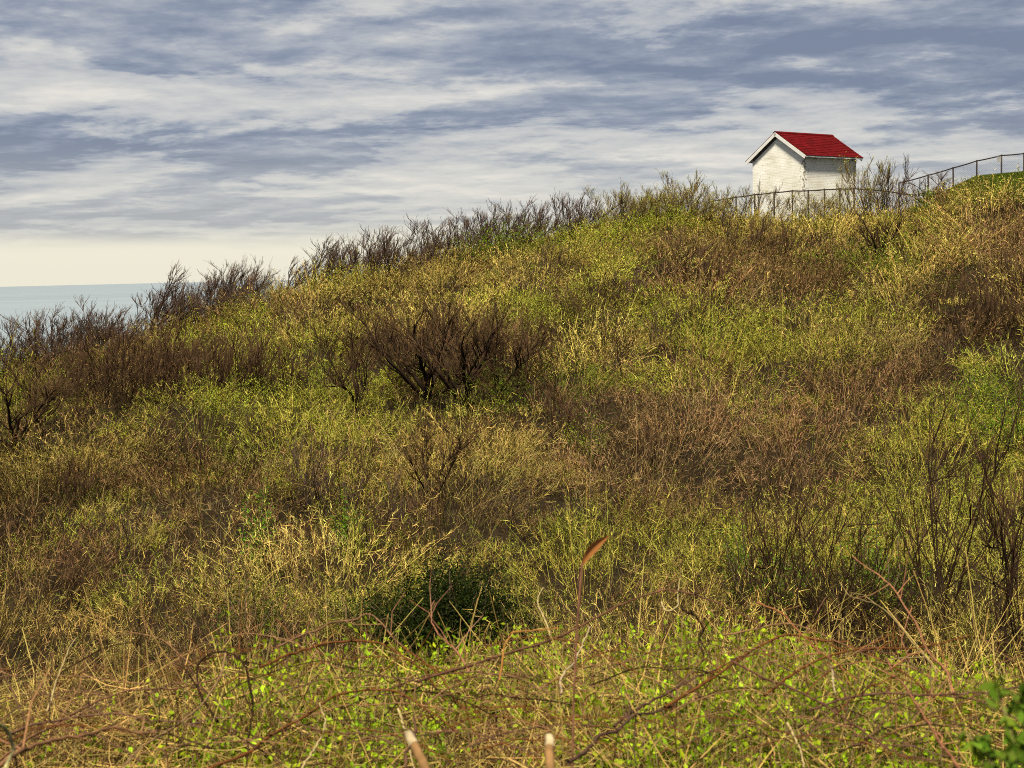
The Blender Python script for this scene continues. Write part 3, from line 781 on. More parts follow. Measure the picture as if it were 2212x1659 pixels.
# by the hut and the right-hand fence
for x, yb, yt, k, lb in [(1632, 470, 385, 'sky', 'thin bare shrub against the left corner of the white hut'),
                         (1858, 470, 366, 'olive', 'budding shrub at the right corner of the white hut'),
                         (1886, 470, 352, 'olive', 'tall budding shrub just right of the white hut'),
                         (1915, 475, 350, 'sky', 'tall bare shrub behind the fence end right of the hut'),
                         (1945, 470, 385, 'sky', 'low bare shrub at the foot of the climbing fence'),
                         (2000, 440, 352, 'scraggy', 'scraggy dark bare shrub in front of the climbing fence'),
                         (2035, 432, 358, 'scraggy', 'scraggy bare shrub beside the green mound')]:
    plant(k, x, yb, yt, lb, dist=61.5 if x < 1960 else 59.5, wide=1.0)
for x, yb, yt, k, lb in [(1905, 560, 455, 'big', 'dark crooked bare tree below the fence right of the hut'),
                         (1650, 560, 470, 'brown', 'dark brown shrub on the slope below the left corner of the hut'),
                         (1690, 570, 478, 'brown', 'dark brown shrub on the slope below the middle of the hut'),
                         (1590, 545, 450, 'sky', 'dark bare shrub below the left end of the hut fence'),
                         (2110, 690, 590, 'brown', 'dark brown shrub in the hollow at the right edge'),
                         (2165, 700, 600, 'brown', 'blackish shrub beside the hollow at the right edge'),
                         (2200, 640, 540, 'brown', 'dark shrub on the bank above the right hand hollow'),
                         # the middle of the slope
                         (930, 850, 640, 'big', 'large spreading bare tree with thick dark limbs in the middle of the slope'),
                         (1015, 862, 668, 'big', 'bare tree with a long crooked limb beside the large spreading tree'),
                         (860, 835, 655, 'round', 'upright bare tree against the left side of the large spreading tree'),
                         (1080, 830, 660, 'round', 'bare tree with a thin crown right of the large spreading tree'),
                         (985, 800, 640, 'brown', 'brown bare shrub filling the back of the large tree clump'),
                         (1120, 815, 690, 'brown', 'brown bare shrub at the right end of the large tree clump'),
                         (775, 875, 690, 'round', 'slim bare tree standing alone left of the large tree clump'),
                         (1305, 790, 680, 'sparse', 'thin dark stemmed shrub right of the large tree clump'),
                         (1345, 800, 700, 'sparse', 'low thin stemmed shrub farther right of the large tree clump'),
                         (940, 1060, 895, 'round', 'small round crowned bare tree in the middle of the lower slope'),
                         (645, 1055, 945, 'sky', 'bare shrub at the left end of the lower slope thicket'),
                         (700, 1085, 950, 'sky', 'dark bare shrub in the middle of the lower slope thicket'),
                         (745, 1130, 958, 'sparse', 'tall thin stemmed shrub in front of the lower slope thicket'),
                         (800, 1145, 1005, 'sky', 'dark bare shrub at the right end of the lower slope thicket'),
                         (20, 948, 770, 'big', 'bare tree with a thick leaning trunk at the left edge'),
                         (85, 905, 775, 'round', 'dark bare tree beside the thick trunked tree at the left edge'),
                         (300, 1395, 1285, 'sparse', 'small black stemmed shrub at the lower left behind the brambles'),
                         (240, 1180, 1095, 'sky', 'small dark shrub on the lower slope at the left'),
                         (1420, 745, 650, 'sky', 'dark bare shrub on the slope below the ridge top'),
                         (1180, 600, 515, 'sky', 'dark shrub just under the ridge line at the centre'),
                         (885, 600, 520, 'sky', 'dark shrub just under the climbing skyline row'),
                         (550, 830, 735, 'brown', 'brown shrub right of the dark shrub row on the left slope'),
                         (630, 830, 750, 'brown', 'small brown shrub between the dark shrub row and the slim tree'),
                         # near, on the right
                         (2042, 1345, 930, 'sparse', 'tall dark bare shrub with upright branches at the lower right'),
                         (1720, 1380, 1070, 'sparse', 'thin bare shrub with a few long upright stems behind the brambles'),
                         (1648, 1350, 1085, 'sparse', 'thin twin stemmed shrub left of the long stemmed shrub behind the brambles'),
                         (1800, 1330, 1120, 'sparse', 'forked bare shrub left of the tall dark shrub at the lower right'),
                         (1870, 1320, 1120, 'sparse', 'bare shrub close to the left of the tall dark shrub at the lower right'),
                         (2165, 1440, 1040, 'sparse', 'dark bare shrub at the right edge behind the brambles'),
                         (2215, 1420, 960, 'sparse', 'bare shrub cut by the right edge of the view')]:
    plant(k, x, yb, yt, lb, wide={'sparse': .8, 'big': 1.15}.get(k, 1.0))
for i, x in enumerate(range(150, 560, 39)):
    plant('brown', x + rng.uniform(-8, 8), 850 - .02 * x + rng.uniform(-10, 8), 708 + rng.uniform(-12, 30) + (30 if x < 250 else 0), 'dark red brown shrub in the long row on the left slope', 'dark red brown shrubs in a row on the left slope', 1.0)
for x, y in [(1350, 640), (1500, 690), (1540, 620), (1760, 720), (1230, 700), (620, 720), (1130, 640), (1480, 560), (1860, 640), (1970, 600), (2050, 760), (1640, 880),
             (1900, 960), (1210, 920), (1400, 980), (450, 1010), (330, 970), (160, 1060), (1100, 1090), (560, 930), (1820, 850), (1990, 1080), (480, 1260), (150, 1260)]:
    plant('sky' if rng.uniform() < .5 else 'brown', x, y, y - rng.uniform(60, 100), 'small dark bare shrub scattered alone on the slope', 'small bare shrubs scattered on the slope')

# ------------------------------------------------------------------ leafy shrubs
def leafy(seed, H, Wd, leafcol, ll, n, stems=14, dense=1.0, flat=0.0):
    g = np.random.default_rng(seed); T, Cr = Acc(), Acc()
    P, tips = [], []
    for i in range(stems):
        th = g.uniform(0, 2 * math.pi); r = math.sqrt(g.uniform()) * Wd / 2
        tip = np.array([math.cos(th) * r, math.sin(th) * r, H * (1 - .55 * (2 * r / Wd) ** 2) * g.uniform(.5, 1.1)])
        b = np.array([math.cos(th), math.sin(th), 0]) * r * .2 + np.array([0, 0, -.05])
        mid = (b + tip) / 2 + g.normal(size=3) * .06 * H
        P.append([b, (b * .6 + mid * .4), mid, (mid + tip) / 2 + g.normal(size=3) * .02 * H, tip])
    P = np.array(P)
    T.tubes(P, np.broadcast_to(np.linspace(.012, .004, 5), (stems, 5)), jit((.10, .07, .045), stems, .7, 1.3, .1, g), 5)
    k = g.integers(0, stems, n); t = g.uniform(.25, 1, n) * 3.999; i = t.astype(int); f = (t - i)[:, None]
    Q = P[k, i] * (1 - f) + P[k, i + 1] * f
    sp = unit(g.normal(size=(n, 3)) + np.array([0, 0, .35 - flat])); off = g.uniform(0, 1, n)[:, None] * Wd * .16
    Q = Q + sp * off
    Cr.leaves(Q, unit(sp + g.normal(size=(n, 3)) * .6), ll * g.uniform(.6, 1.3, n), ll * .5, jit(leafcol, n, .5, 1.4, .12, g), 1, g)
    return T.mesh('stems', [M_WOOD], True), Cr.mesh('foliage', [M_WOOD, M_LEAF])

def leafy_thing(name, label, cat, px, pyb, H, meshes, lift=.3):
    b, d = hit(px, pyb, lift, 6.5)
    r = thing(name, label, cat, tuple(b)); obj('stem', meshes[0], r); obj('foliage', meshes[1], r)
    r.rotation_euler[2] = rng.uniform(0, 6)
    return r
leafy_thing('evergreen_shrub', 'dense blackish green evergreen shrub in the dip behind the brambles', 'shrub', 965, 1390, 1, leafy(1, 1.15, 1.9, (.014, .021, .002), .042, 26000, 56, flat=.2))
leafy_thing('evergreen_shrub', 'dark green spreading shrub left of the blackish evergreen', 'shrub', 840, 1345, 1, leafy(2, .85, 1.3, (.035, .048, .004), .032, 4500, 30, flat=.2))
leafy_thing('evergreen_shrub', 'low dark green shrub farthest left of the evergreens in the dip', 'shrub', 540, 1335, 1, leafy(3, .7, 1.1, (.04, .06, .006), .03, 1800, 20))
leafy_thing('leafy_shrub', 'bright green leafy shoot in brown scrub at the left of the lower slope', 'shrub', 555, 1190, 1, leafy(4, 1.35, .55, (.085, .17, .012), .05, 900, 9))
leafy_thing('leafy_shrub', 'short bright green leafy shoot at the foot of the lower slope thicket', 'shrub', 760, 1160, 1, leafy(5, 1.15, .6, (.09, .17, .012), .05, 700, 9))
leafy_thing('leafy_shrub', 'bright yellow green bush at the right of the small round crowned tree', 'shrub', 1265, 970, 1, leafy(6, 1.2, 1.1, (.15, .20, .014), .04, 1000, 14))
leafy_thing('leafy_shrub', 'fresh green bush at the right edge halfway up the slope', 'shrub', 2190, 930, 1, leafy(7, 1.0, 1.7, (.09, .15, .008), .04, 2600, 26))
leafy_thing('leafy_shrub', 'low fresh green bush left of the green bush at the right edge', 'shrub', 2060, 900, 1, leafy(17, .8, 1.5, (.115, .16, .01), .04, 1500, 22))
leafy_thing('leafy_shrub', 'small fresh green bush above the green bush at the right edge', 'shrub', 2120, 850, 1, leafy(18, .8, 1.4, (.095, .15, .008), .04, 1400, 22))
leafy_thing('leafy_shrub', 'green bush behind the stems at the lower right', 'shrub', 1900, 1270, 1, leafy(8, 1.2, 1.1, (.10, .165, .014), .036, 2200, 18))
leafy_thing('leafy_shrub', 'green bush behind the twin stemmed shrub', 'shrub', 1640, 1270, 1, leafy(9, 1.1, 1.3, (.095, .155, .014), .034, 2400, 18))

# ------------------------------------------------------------------ foreground tangle
def foreground():
    n = 25000
    a = Acc()
    az = rng.uniform(R(-32), R(32), n); d = np.sqrt(rng.uniform(3.4 ** 2, 7.6 ** 2, n))
    x = d * np.sin(az); y = d * np.cos(az); z = terrain(x, y)
    tall = .55 + .7 * fbm(x / .9, y / .9, 60)
    L = rng.uniform(.12, .46, n) * tall * np.interp(d, [3.4, 4.6, 5.4, 6.2], [.5, .75, .95, .62])
    D = unit(rng.normal(size=(n, 3)) * .55 + np.array([0.05, 0, 1.0]))
    B = (rng.normal(size=(n, 3)) * .45 + np.array([0, 0, -.12])) * L[:, None]
    C = jit((.43, .305, .085), n, .25, 1.35, .1); dk = rng.uniform(size=n) < .3; C[dk] = jit((.07, .04, .015), dk.sum(), .4, 1.7)
    red = rng.uniform(size=n) < .22; C[red] = jit((.14, .066, .022), red.sum(), .35, 1.4)
    P = np.stack([x, y, z - .01], -1)
    for k in range(3):
        I = np.arange(k, n, 3); m = len(I); t = np.linspace(0, 1, 5)
        pts = P[I][:, None] + D[I][:, None] * (L[I][:, None, None] * t[None, :, None]) + B[I][:, None] * (t ** 2)[None, :, None]
        pts[:, 1:4] += rng.normal(size=(m, 3, 3)) * .012
        w = rng.uniform(.0012, .0042, m)
        a.tubes(pts, w[:, None] * np.linspace(1, .4, 5)[None], C[I], 3)
    # fallen, criss-crossing straws
    n = 9500
    az = rng.uniform(R(-32), R(32), n); d = np.sqrt(rng.uniform(3.5 ** 2, 7.0 ** 2, n)); x = d * np.sin(az); y = d * np.cos(az)
    L = rng.uniform(.08, .34, n); D = unit(rng.normal(size=(n, 3)) * np.array([1, 1, .55])); P = np.stack([x, y, terrain(x, y) + rng.uniform(.03, .3, n)], -1)
    t = np.linspace(0, 1, 4)
    pts = P[:, None] + D[:, None] * (L[:, None, None] * t[None, :, None]) + (rng.normal(size=(n, 3)) * .4 * L[:, None])[:, None] * (t ** 2)[None, :, None]
    a.tubes(pts, rng.uniform(.0012, .0032, n)[:, None] * np.linspace(1, .5, 4)[None], jit((.39, .27, .075), n, .15, 1.4), 3)
    # thin brown runners arching over the straw
    n = 520; az = rng.uniform(R(-30), R(30), n); d = np.sqrt(rng.uniform(3.6 ** 2, 6.3 ** 2, n)); x = d * np.sin(az); y = d * np.cos(az)
    L = rng.uniform(.35, 1.0, n); th = rng.uniform(0, 2 * math.pi, n); up = rng.uniform(.35, .9, n); t = np.linspace(0, 1, 9)
    dr = np.stack([np.cos(th), np.sin(th), np.zeros(n)], -1)
    pts = np.stack([x, y, terrain(x, y) + .05], -1)[:, None] + dr[:, None] * (L[:, None] * t)[..., None] + np.array([0, 0, 1.0]) * (up[:, None] * L[:, None] * (t - t * t) * 1.7)[..., None]
    pts[:, 1:] += rng.normal(size=(n, 8, 3)) * .012
    a.tubes(pts, rng.uniform(.0013, .0030, n)[:, None] * np.linspace(1, .45, 9)[None], jit((.085, .042, .018), n, .4, 2.0, .15), 4)
    o = obj('dry_straw', a.mesh('dry_straw', [M_STRAW], True)); o['kind'] = 'stuff'
    # tufts of new leaves
    b = Acc(); n = 7000
    az = rng.uniform(R(-30), R(30), n); d = np.sqrt(rng.uniform(3.4 ** 2, 6.9 ** 2, n)); x = d * np.sin(az); y = d * np.cos(az)
    px, py = project(np.stack([x, y, terrain(x, y) + .3], -1))
    dens = .05 + .95 * sstep(.46, .60, fbm(x / .9, y / .9, 70))
    for cx, cy, rx, ry, w in [(700, 1560, 220, 90, 1.0), (1600, 1500, 250, 80, .7), (1300, 1520, 250, 90, .35), (2100, 1480, 120, 70, .8), (150, 1500, 250, 120, -.7), (350, 1600, 150, 80, -.6)]:
        dens = dens + w * np.exp(-((px - cx) / rx) ** 2 - ((py - cy) / ry) ** 2)
    ok = rng.uniform(size=n) < dens; x, y = x[ok], y[ok]; n = len(x); z = terrain(x, y)
    tops = np.stack([x, y, z + rng.uniform(.2, .5, n) * (.55 + .7 * fbm(x / .9, y / .9, 60)) * np.interp(np.hypot(x, y), [3.4, 4.6, 5.6], [.6, .8, 1])], -1)
    base = np.stack([x, y, z], -1) + rng.normal(size=(n, 3)) * np.array([.05, .05, 0])
    b.tubes(np.stack([base, (base + tops) / 2 + rng.normal(size=(n, 3)) * .02, tops], 1), np.broadcast_to(np.array([.0028, .002, .0012]), (n, 3)), jit((.22, .16, .07), n), 4)
    nl = 13; k = np.repeat(np.arange(n), nl); m = len(k); f = rng.uniform(.5, 1.02, m)[:, None]
    Q = base[k] * (1 - f) + tops[k] * f + rng.normal(size=(m, 3)) * .016
    tint = jit((.22, .30, .010), n, .5, 1.35, .14)[k] * rng.uniform(.5, 1.4, (m, 1))
    b.leaves(Q, unit(rng.normal(size=(m, 3)) + np.array([0, 0, .7])), rng.uniform(.014, .038, m), rng.uniform(.008, .017, m), np.clip(tint, 0, .8), 1)
    o = obj('sprouting_leaves', b.mesh('sprouting_leaves', [M_WOOD, M_LEAF])); o['kind'] = 'stuff'
foreground()

def smooth_path(pts, n=26):
    p = np.array(pts, float); s = np.concatenate([[0], np.cumsum(np.linalg.norm(np.diff(p, axis=0), axis=1))]); u = np.linspace(0, s[-1], n)
    q = np.stack([np.interp(u, s, p[:, i]) for i in range(p.shape[1])], -1)
    for _ in range(2): q[1:-1] = (q[:-2] + 2 * q[1:-1] + q[2:]) / 4
    return q

def cane(label, pix, d0, d1, r, col=(.17, .075, .045), group=None, name='bramble_cane', prick=True, cat='bramble'):
    pp = smooth_path(pix, 30); ds = np.linspace(d0, d1, len(pp)) + .06 * np.sin(np.linspace(0, 3, len(pp)))
    if name == 'bramble_cane' or d0 > 4.05:     # canes lie on top of the straw
        dz = np.array([(EYE - .40) / max(-ray(p[0], p[1])[2], .05) for p in pp])
        ds = np.minimum(ds, np.minimum(dz, 5.9)); ds = np.convolve(np.pad(ds, 2, 'edge'), np.ones(5) / 5, 'valid')
    W = np.array([at(p[0], p[1], q) for p, q in zip(pp, ds)])
    W += rng.normal(size=W.shape) * r * .25
    a = Acc()
    if name == 'bramble_cane': col = tuple(np.array(col) * (.62, .60, .55))
    r = r * .82; rad = r * np.linspace(1.0, .5, len(W)) * (1 + .22 * (np.arange(len(W)) % 4 == 0))
    kn = rng.normal(size=(8, 3)) * r * (1.7 if prick else .5); W += np.stack([np.interp(np.linspace(0, 7, len(W)), np.arange(8), kn[:, i]) for i in range(3)], -1)
    o0 = W[0].copy()
    a.tubes((W - o0)[None], rad[None], np.array([col]), 6)
    if prick:
        m = 40; i = rng.integers(1, len(W) - 1, m); D = rdir(m)
        a.ribbons(W[i] - o0, D, r * 2.4, np.zeros((m, 3)), r * .9, jit(np.array(col) * 1.4, m), 1)
        for _ in range(6):                       # short side shoots at the nodes
            j = int(rng.integers(3, len(W) - 3)); e = unit(rng.normal(size=3) + np.array([0, 0, .4]) + (W[j + 1] - W[j]) / max(np.linalg.norm(W[j + 1] - W[j]), 1e-6)); L_ = rng.uniform(.05, .22)
            q = np.array([W[j], W[j] + e * L_ * .5 + rng.normal(size=3) * .008, W[j] + e * L_ + rng.normal(size=3) * .02]) - o0
            a.tubes(q[None], np.array([[r * .5, r * .38, r * .2]]), jit(np.array(col) * 1.25, 1), 5)
    o = obj(name, a.mesh(name, [M_WOOD], True)); o.location = tuple(o0)
    return tag(o, label, cat, group)

RB = (.15, .062, .023); DK = (.035, .021, .013); PALE = (.28, .215, .10); OR = (.36, .15, .05); WH = (.27, .21, .125)
for args in [
    ('long brown bramble cane arching up to the right across the centre', [(900, 1482), (1000, 1445), (1130, 1402), (1250, 1350), (1370, 1297), (1440, 1278), (1500, 1282), (1580, 1312), (1650, 1350)], 5.2, 5.7, .0058, (.14, .07, .045)),
    ('brown bramble cane with a broad low arch left of the evergreen shrub', [(560, 1440), (640, 1410), (700, 1386), (780, 1380), (850, 1400), (930, 1460), (960, 1500)], 5.4, 5.0, .0055, RB),
    ('bramble cane with a flat arch highest at the left centre', [(590, 1400), (650, 1368), (720, 1352), (790, 1328), (830, 1345), (880, 1395)], 5.9, 5.7, .005, (.21, .12, .07)),
    ('dark looping bramble stem at the left', [(470, 1560), (440, 1500), (424, 1455), (440, 1420), (490, 1407), (520, 1425), (535, 1475), (548, 1520), (552, 1590), (530, 1650)], 5.0, 4.6, .005, DK),
    ('pale brown cane bending down to the left from the dark loop', [(488, 1408), (478, 1460), (440, 1520), (380, 1570), (310, 1615), (255, 1665)], 4.9, 4.2, .0045, (.26, .17, .09)),
    ('long low bramble arch at the bottom left of centre', [(430, 1660), (540, 1610), (640, 1555), (730, 1500), (800, 1486), (870, 1502), (930, 1540), (990, 1590)], 4.4, 4.8, .0055, RB),
    ('thin bramble cane lying flat at the far left', [(20, 1590), (100, 1565), (190, 1543), (290, 1548), (380, 1560), (450, 1572)], 4.9, 4.9, .0045, (.15, .085, .06)),
    ('brown cane rising from the bottom left corner', [(-20, 1650), (60, 1605), (150, 1540), (260, 1505), (390, 1480), (480, 1460), (560, 1440)], 4.2, 5.3, .0048, (.19, .10, .06)),
    ('thick blurred brown cane at the bottom left corner', [(-30, 1668), (40, 1620), (110, 1590), (200, 1582), (290, 1575), (350, 1570)], 2.9, 3.2, .0062, (.20, .11, .06)),
    ('bramble cane arching over to the right above the green sprouts', [(1440, 1530), (1520, 1475), (1620, 1400), (1700, 1370), (1800, 1374), (1880, 1402), (1960, 1455), (2030, 1520)], 4.9, 5.3, .0055, RB),
    ('bramble cane making a low arch at the right', [(1640, 1500), (1720, 1450), (1800, 1415), (1890, 1400), (2000, 1398), (2090, 1380)], 5.1, 5.6, .005, RB),
    ('reddish shoot leaning left out of the straw at the right', [(2070, 1500), (2010, 1400), (1985, 1350), (1950, 1290), (1900, 1245), (1860, 1225), (1836, 1203)], 5.0, 5.6, .0052, (.30, .14, .08)),
    ('thin pale shoot leaning left below the reddish one', [(2020, 1450), (1960, 1370), (1920, 1325), (1880, 1300), (1840, 1285), (1815, 1258)], 5.2, 5.6, .0038, PALE),
    ('black elbowed stem hanging below the centre cane', [(1470, 1310), (1495, 1318), (1512, 1345), (1518, 1385), (1520, 1430)], 5.3, 5.3, .0055, DK),
    ('dark stem rising to the right from the bottom centre', [(1330, 1560), (1400, 1520), (1460, 1480), (1540, 1440), (1590, 1420), (1640, 1412)], 4.7, 5.2, .005, (.10, .055, .04)),
    ('dark bramble cane sloping down to the right at the lower right', [(1590, 1430), (1690, 1480), (1760, 1520), (1850, 1580), (1930, 1630), (2010, 1650)], 4.6, 4.5, .005, (.12, .06, .042)),
    ('long dark cane crossing the lower right corner', [(1750, 1535), (1830, 1510), (1920, 1500), (2020, 1515), (2110, 1505), (2230, 1480)], 4.7, 4.7, .0048, (.13, .07, .05)),
    ('thick dark stem slanting at the lower centre', [(1230, 1660), (1300, 1590), (1360, 1560), (1440, 1520), (1490, 1490)], 4.0, 4.6, .0062, (.085, .05, .038)),
    ('upright dark brown stem at the lower centre left', [(870, 1660), (895, 1600), (900, 1540), (880, 1500), (850, 1470)], 4.3, 4.8, .005, (.12, .065, .045)),
    ('red brown stem rising steeply at the lower right', [(2080, 1665), (2000, 1560), (1940, 1480), (1920, 1420)], 4.2, 4.9, .0055, (.24, .11, .065)),
    ('thin red shoot crossing in front of the evergreen shrub', [(1010, 1450), (985, 1410), (955, 1370), (935, 1340), (928, 1310), (935, 1296)], 5.4, 5.8, .0040, (.32, .15, .10)),
    ('reddish cane falling right from the broad low arch', [(880, 1395), (930, 1440), (980, 1500), (1020, 1560), (1040, 1600)], 5.4, 4.8, .0042, RB),
    ('orange brown thorny cane along the right of the reddish shoot', [(1640, 1300), (1700, 1330), (1730, 1370), (1780, 1420), (1860, 1470)], 5.6, 5.2, .0045, (.28, .12, .055)),
    ('slim brown cane crossing under the twin stemmed shrub', [(1560, 1370), (1640, 1360), (1700, 1345), (1760, 1360), (1830, 1395), (1900, 1430)], 5.6, 5.4, .0042, (.22, .13, .07)),
]:
    cane(*args)
for args in [
    ('pale crooked twig standing over the evergreen shrub edge', [(1188, 1375), (1180, 1350), (1168, 1318), (1160, 1295), (1166, 1278), (1176, 1268)], 5.4, 5.5, .0045, PALE),
    ('whitish crooked twig in the straw at the lower centre', [(1212, 1500), (1210, 1470), (1222, 1448), (1245, 1425), (1262, 1390), (1274, 1354)], 5.0, 5.3, .0048, WH),
    ('pale hooked twig with an upright tip at the centre', [(1428, 1300), (1432, 1318), (1448, 1322), (1464, 1308), (1466, 1270), (1470, 1228)], 5.5, 5.6, .0042, PALE),
    ('short bleached twig at the lower right', [(1795, 1440), (1802, 1455), (1800, 1480), (1803, 1500)], 4.9, 4.8, .005, WH),
    ('pale slanting stalk at the bottom right of centre', [(1700, 1560), (1720, 1600), (1740, 1660)], 4.3, 4.0, .0042, PALE),
    ('long pale straw stalk at the bottom left of centre', [(860, 1530), (872, 1570), (885, 1610), (895, 1665)], 4.4, 4.1, .004, PALE),
    ('pale straw leaning right at the bottom left', [(650, 1665), (690, 1600), (705, 1560), (690, 1520)], 4.2, 4.6, .0042, PALE),
    ('short pale twig in the scrub at the far left', [(100, 1540), (130, 1450), (150, 1400), (165, 1380)], 5.2, 5.5, .0038, PALE),
]:
    cane(*args, name='dry_stalk', prick=False, cat='stalk')
cane('blurred pale curled stalk at the left edge', [(-20, 1560), (5, 1568), (22, 1590), (26, 1620), (18, 1650), (0, 1670)], 2.4, 2.4, .0048, (.30, .27, .12), name='dry_stalk', prick=False, cat='stalk')
cane('orange broken stalk bent over to the right near the centre', [(1080, 1470), (1088, 1400), (1102, 1366), (1120, 1362), (1160, 1362), (1205, 1357)], 4.0, 4.0, .0036, (.24, .11, .03), name='dry_stalk', prick=False, cat='stalk')
# thinner canes lost in the tangle
for i in range(95):
    x0 = rng.uniform(-60, 2250); w = rng.uniform(160, 420) * (1 if rng.uniform() < .5 else -1); y0 = rng.uniform(1440, 1650); hgt = rng.uniform(20, 90)
    d = np.interp(y0, [1400, 1660], [5.5, 3.9])
    pix = [(x0, y0), (x0 + w * .3, y0 - hgt * .8), (x0 + w * .55, y0 - hgt), (x0 + w * .8, y0 - hgt * .75), (x0 + w, y0 - hgt * .2)]
    c = [RB, (.13, .07, .05), (.27, .15, .08), DK][i % 4]
    cane('thinner bramble cane arching through the foreground tangle', pix, d, d + rng.uniform(-.3, .3), rng.uniform(.0016, .0032), c, 'thin bramble canes in the foreground tangle')

# cut stems, the dried leaf on its stalk, the leafy sprig close to the lens
def cut_stem(label, tip, foot, d, r):
    a_, b_ = at(*tip, d), at(*foot, d - .1)
    root = thing('cut_stem', label, 'stem', tuple(b_))
    ax = a_ - b_; u = np.linspace(0, 1, 8)[:, None]; P = ax * u
    P[1:-1] += rng.normal(size=(6, 3)) * r * .12
    g = Acc(); low = np.concatenate([[-ax * 3.2], P[:6]])
    g.tubes(low[None], np.full((1, 7), r), np.array([(.15, .085, .035)]), 10); obj('stalk', g.mesh('stalk', [M_WOOD], True), root)
    g = Acc(); up = np.concatenate([P[5:], P[-1:] + ax * .002]); g.tubes(up[None], np.array([[r * 1.02, r * 1.02, r * .95, 1e-4]]), np.array([(.30, .24, .14)]), 10)
    obj('cut_end', g.mesh('cut_end', [M_WOOD], True), root)
cut_stem('leaning cut orange stem with a pale slanted end at the bottom centre left', (882, 1585), (925, 1672), 2.5, .0085)
cut_stem('upright cut brown stem with a whitish end at the bottom centre', (1186, 1592), (1190, 1672), 2.5, .0085)

def dried_leaf():
    d = 3.6
    pts = smooth_path([(1236, 1660), (1240, 1480), (1246, 1360), (1252, 1280), (1258, 1215)], 16)
    W = np.array([at(p[0], p[1], d) for p in pts]); o0 = W[0]
    root = thing('withered_stalk', 'blurred withered stalk tipped by a curled orange leaf above the brambles', 'stalk', tuple(o0))
    g = Acc(); ext = np.concatenate([[W[0] - o0 + np.array([0, 0, -.5])], W - o0]); g.tubes(ext[None], np.full((1, len(ext)), .0032), np.array([(.16, .075, .045)]), 6); obj('stem', g.mesh('stem', [M_WOOD], True), root)
    g = Acc()
    sp = smooth_path([(1258, 1222), (1264, 1204), (1276, 1186), (1292, 1170), (1316, 1156)], 10)
    S = np.array([at(p[0], p[1], d) for p in sp]) - o0
    T = unit(np.gradient(S, axis=0)); sd = unit(np.cross(T, np.array([0, 1.0, .2])))
    w = (np.sin(np.linspace(.12, math.pi - .1, 10)) * .012)[:, None]; nn = np.cross(T, sd)
    V = np.stack([S - sd * w + nn * w * .8, S, S + sd * w + nn * w * .8], 1)
    q = np.array([[i * 3 + j, i * 3 + j + 1, i * 3 + j + 4, i * 3 + j + 3] for i in range(9) for j in range(2)])
    g.add(V, np.array([.27, .105, .03]), q); obj('leaf', g.mesh('leaf', [M_LEAF], True), root)
dried_leaf()

def sprig():
    d = 1.9
    root_p = at(2190, 1760, d); root = thing('leafy_sprig', 'blurred green leafy sprig close by at the bottom right corner', 'sprig', tuple(root_p))
    T, Lf = Acc(), Acc()
    for k, pix in enumerate([[(2190, 1760), (2195, 1640), (2180, 1560), (2150, 1490)], [(2190, 1760), (2215, 1640), (2220, 1560), (2200, 1500)], [(2190, 1760), (2150, 1660), (2120, 1610), (2085, 1585)]]):
        W = np.array([at(p[0], p[1], d + .05 * k) for p in smooth_path(pix, 14)]) - root_p
        T.tubes(W[None], np.linspace(.003, .0012, 14)[None], np.array([(.20, .17, .06)]), 6)
        n = 60; i = rng.integers(4, 14, n); D = unit(rng.normal(size=(n, 3)) + np.array([0, 0, .3]))
        Lf.leaves(W[i] + rng.normal(size=(n, 3)) * .004, D, rng.uniform(.015, .032, n), rng.uniform(.009, .015, n), jit((.09, .15, .012), n, .5, 1.5, .15), 1)
    obj('stem', T.mesh('stem', [M_WOOD], True), root); obj('foliage', Lf.mesh('foliage', [M_WOOD, M_LEAF]), root)
sprig()

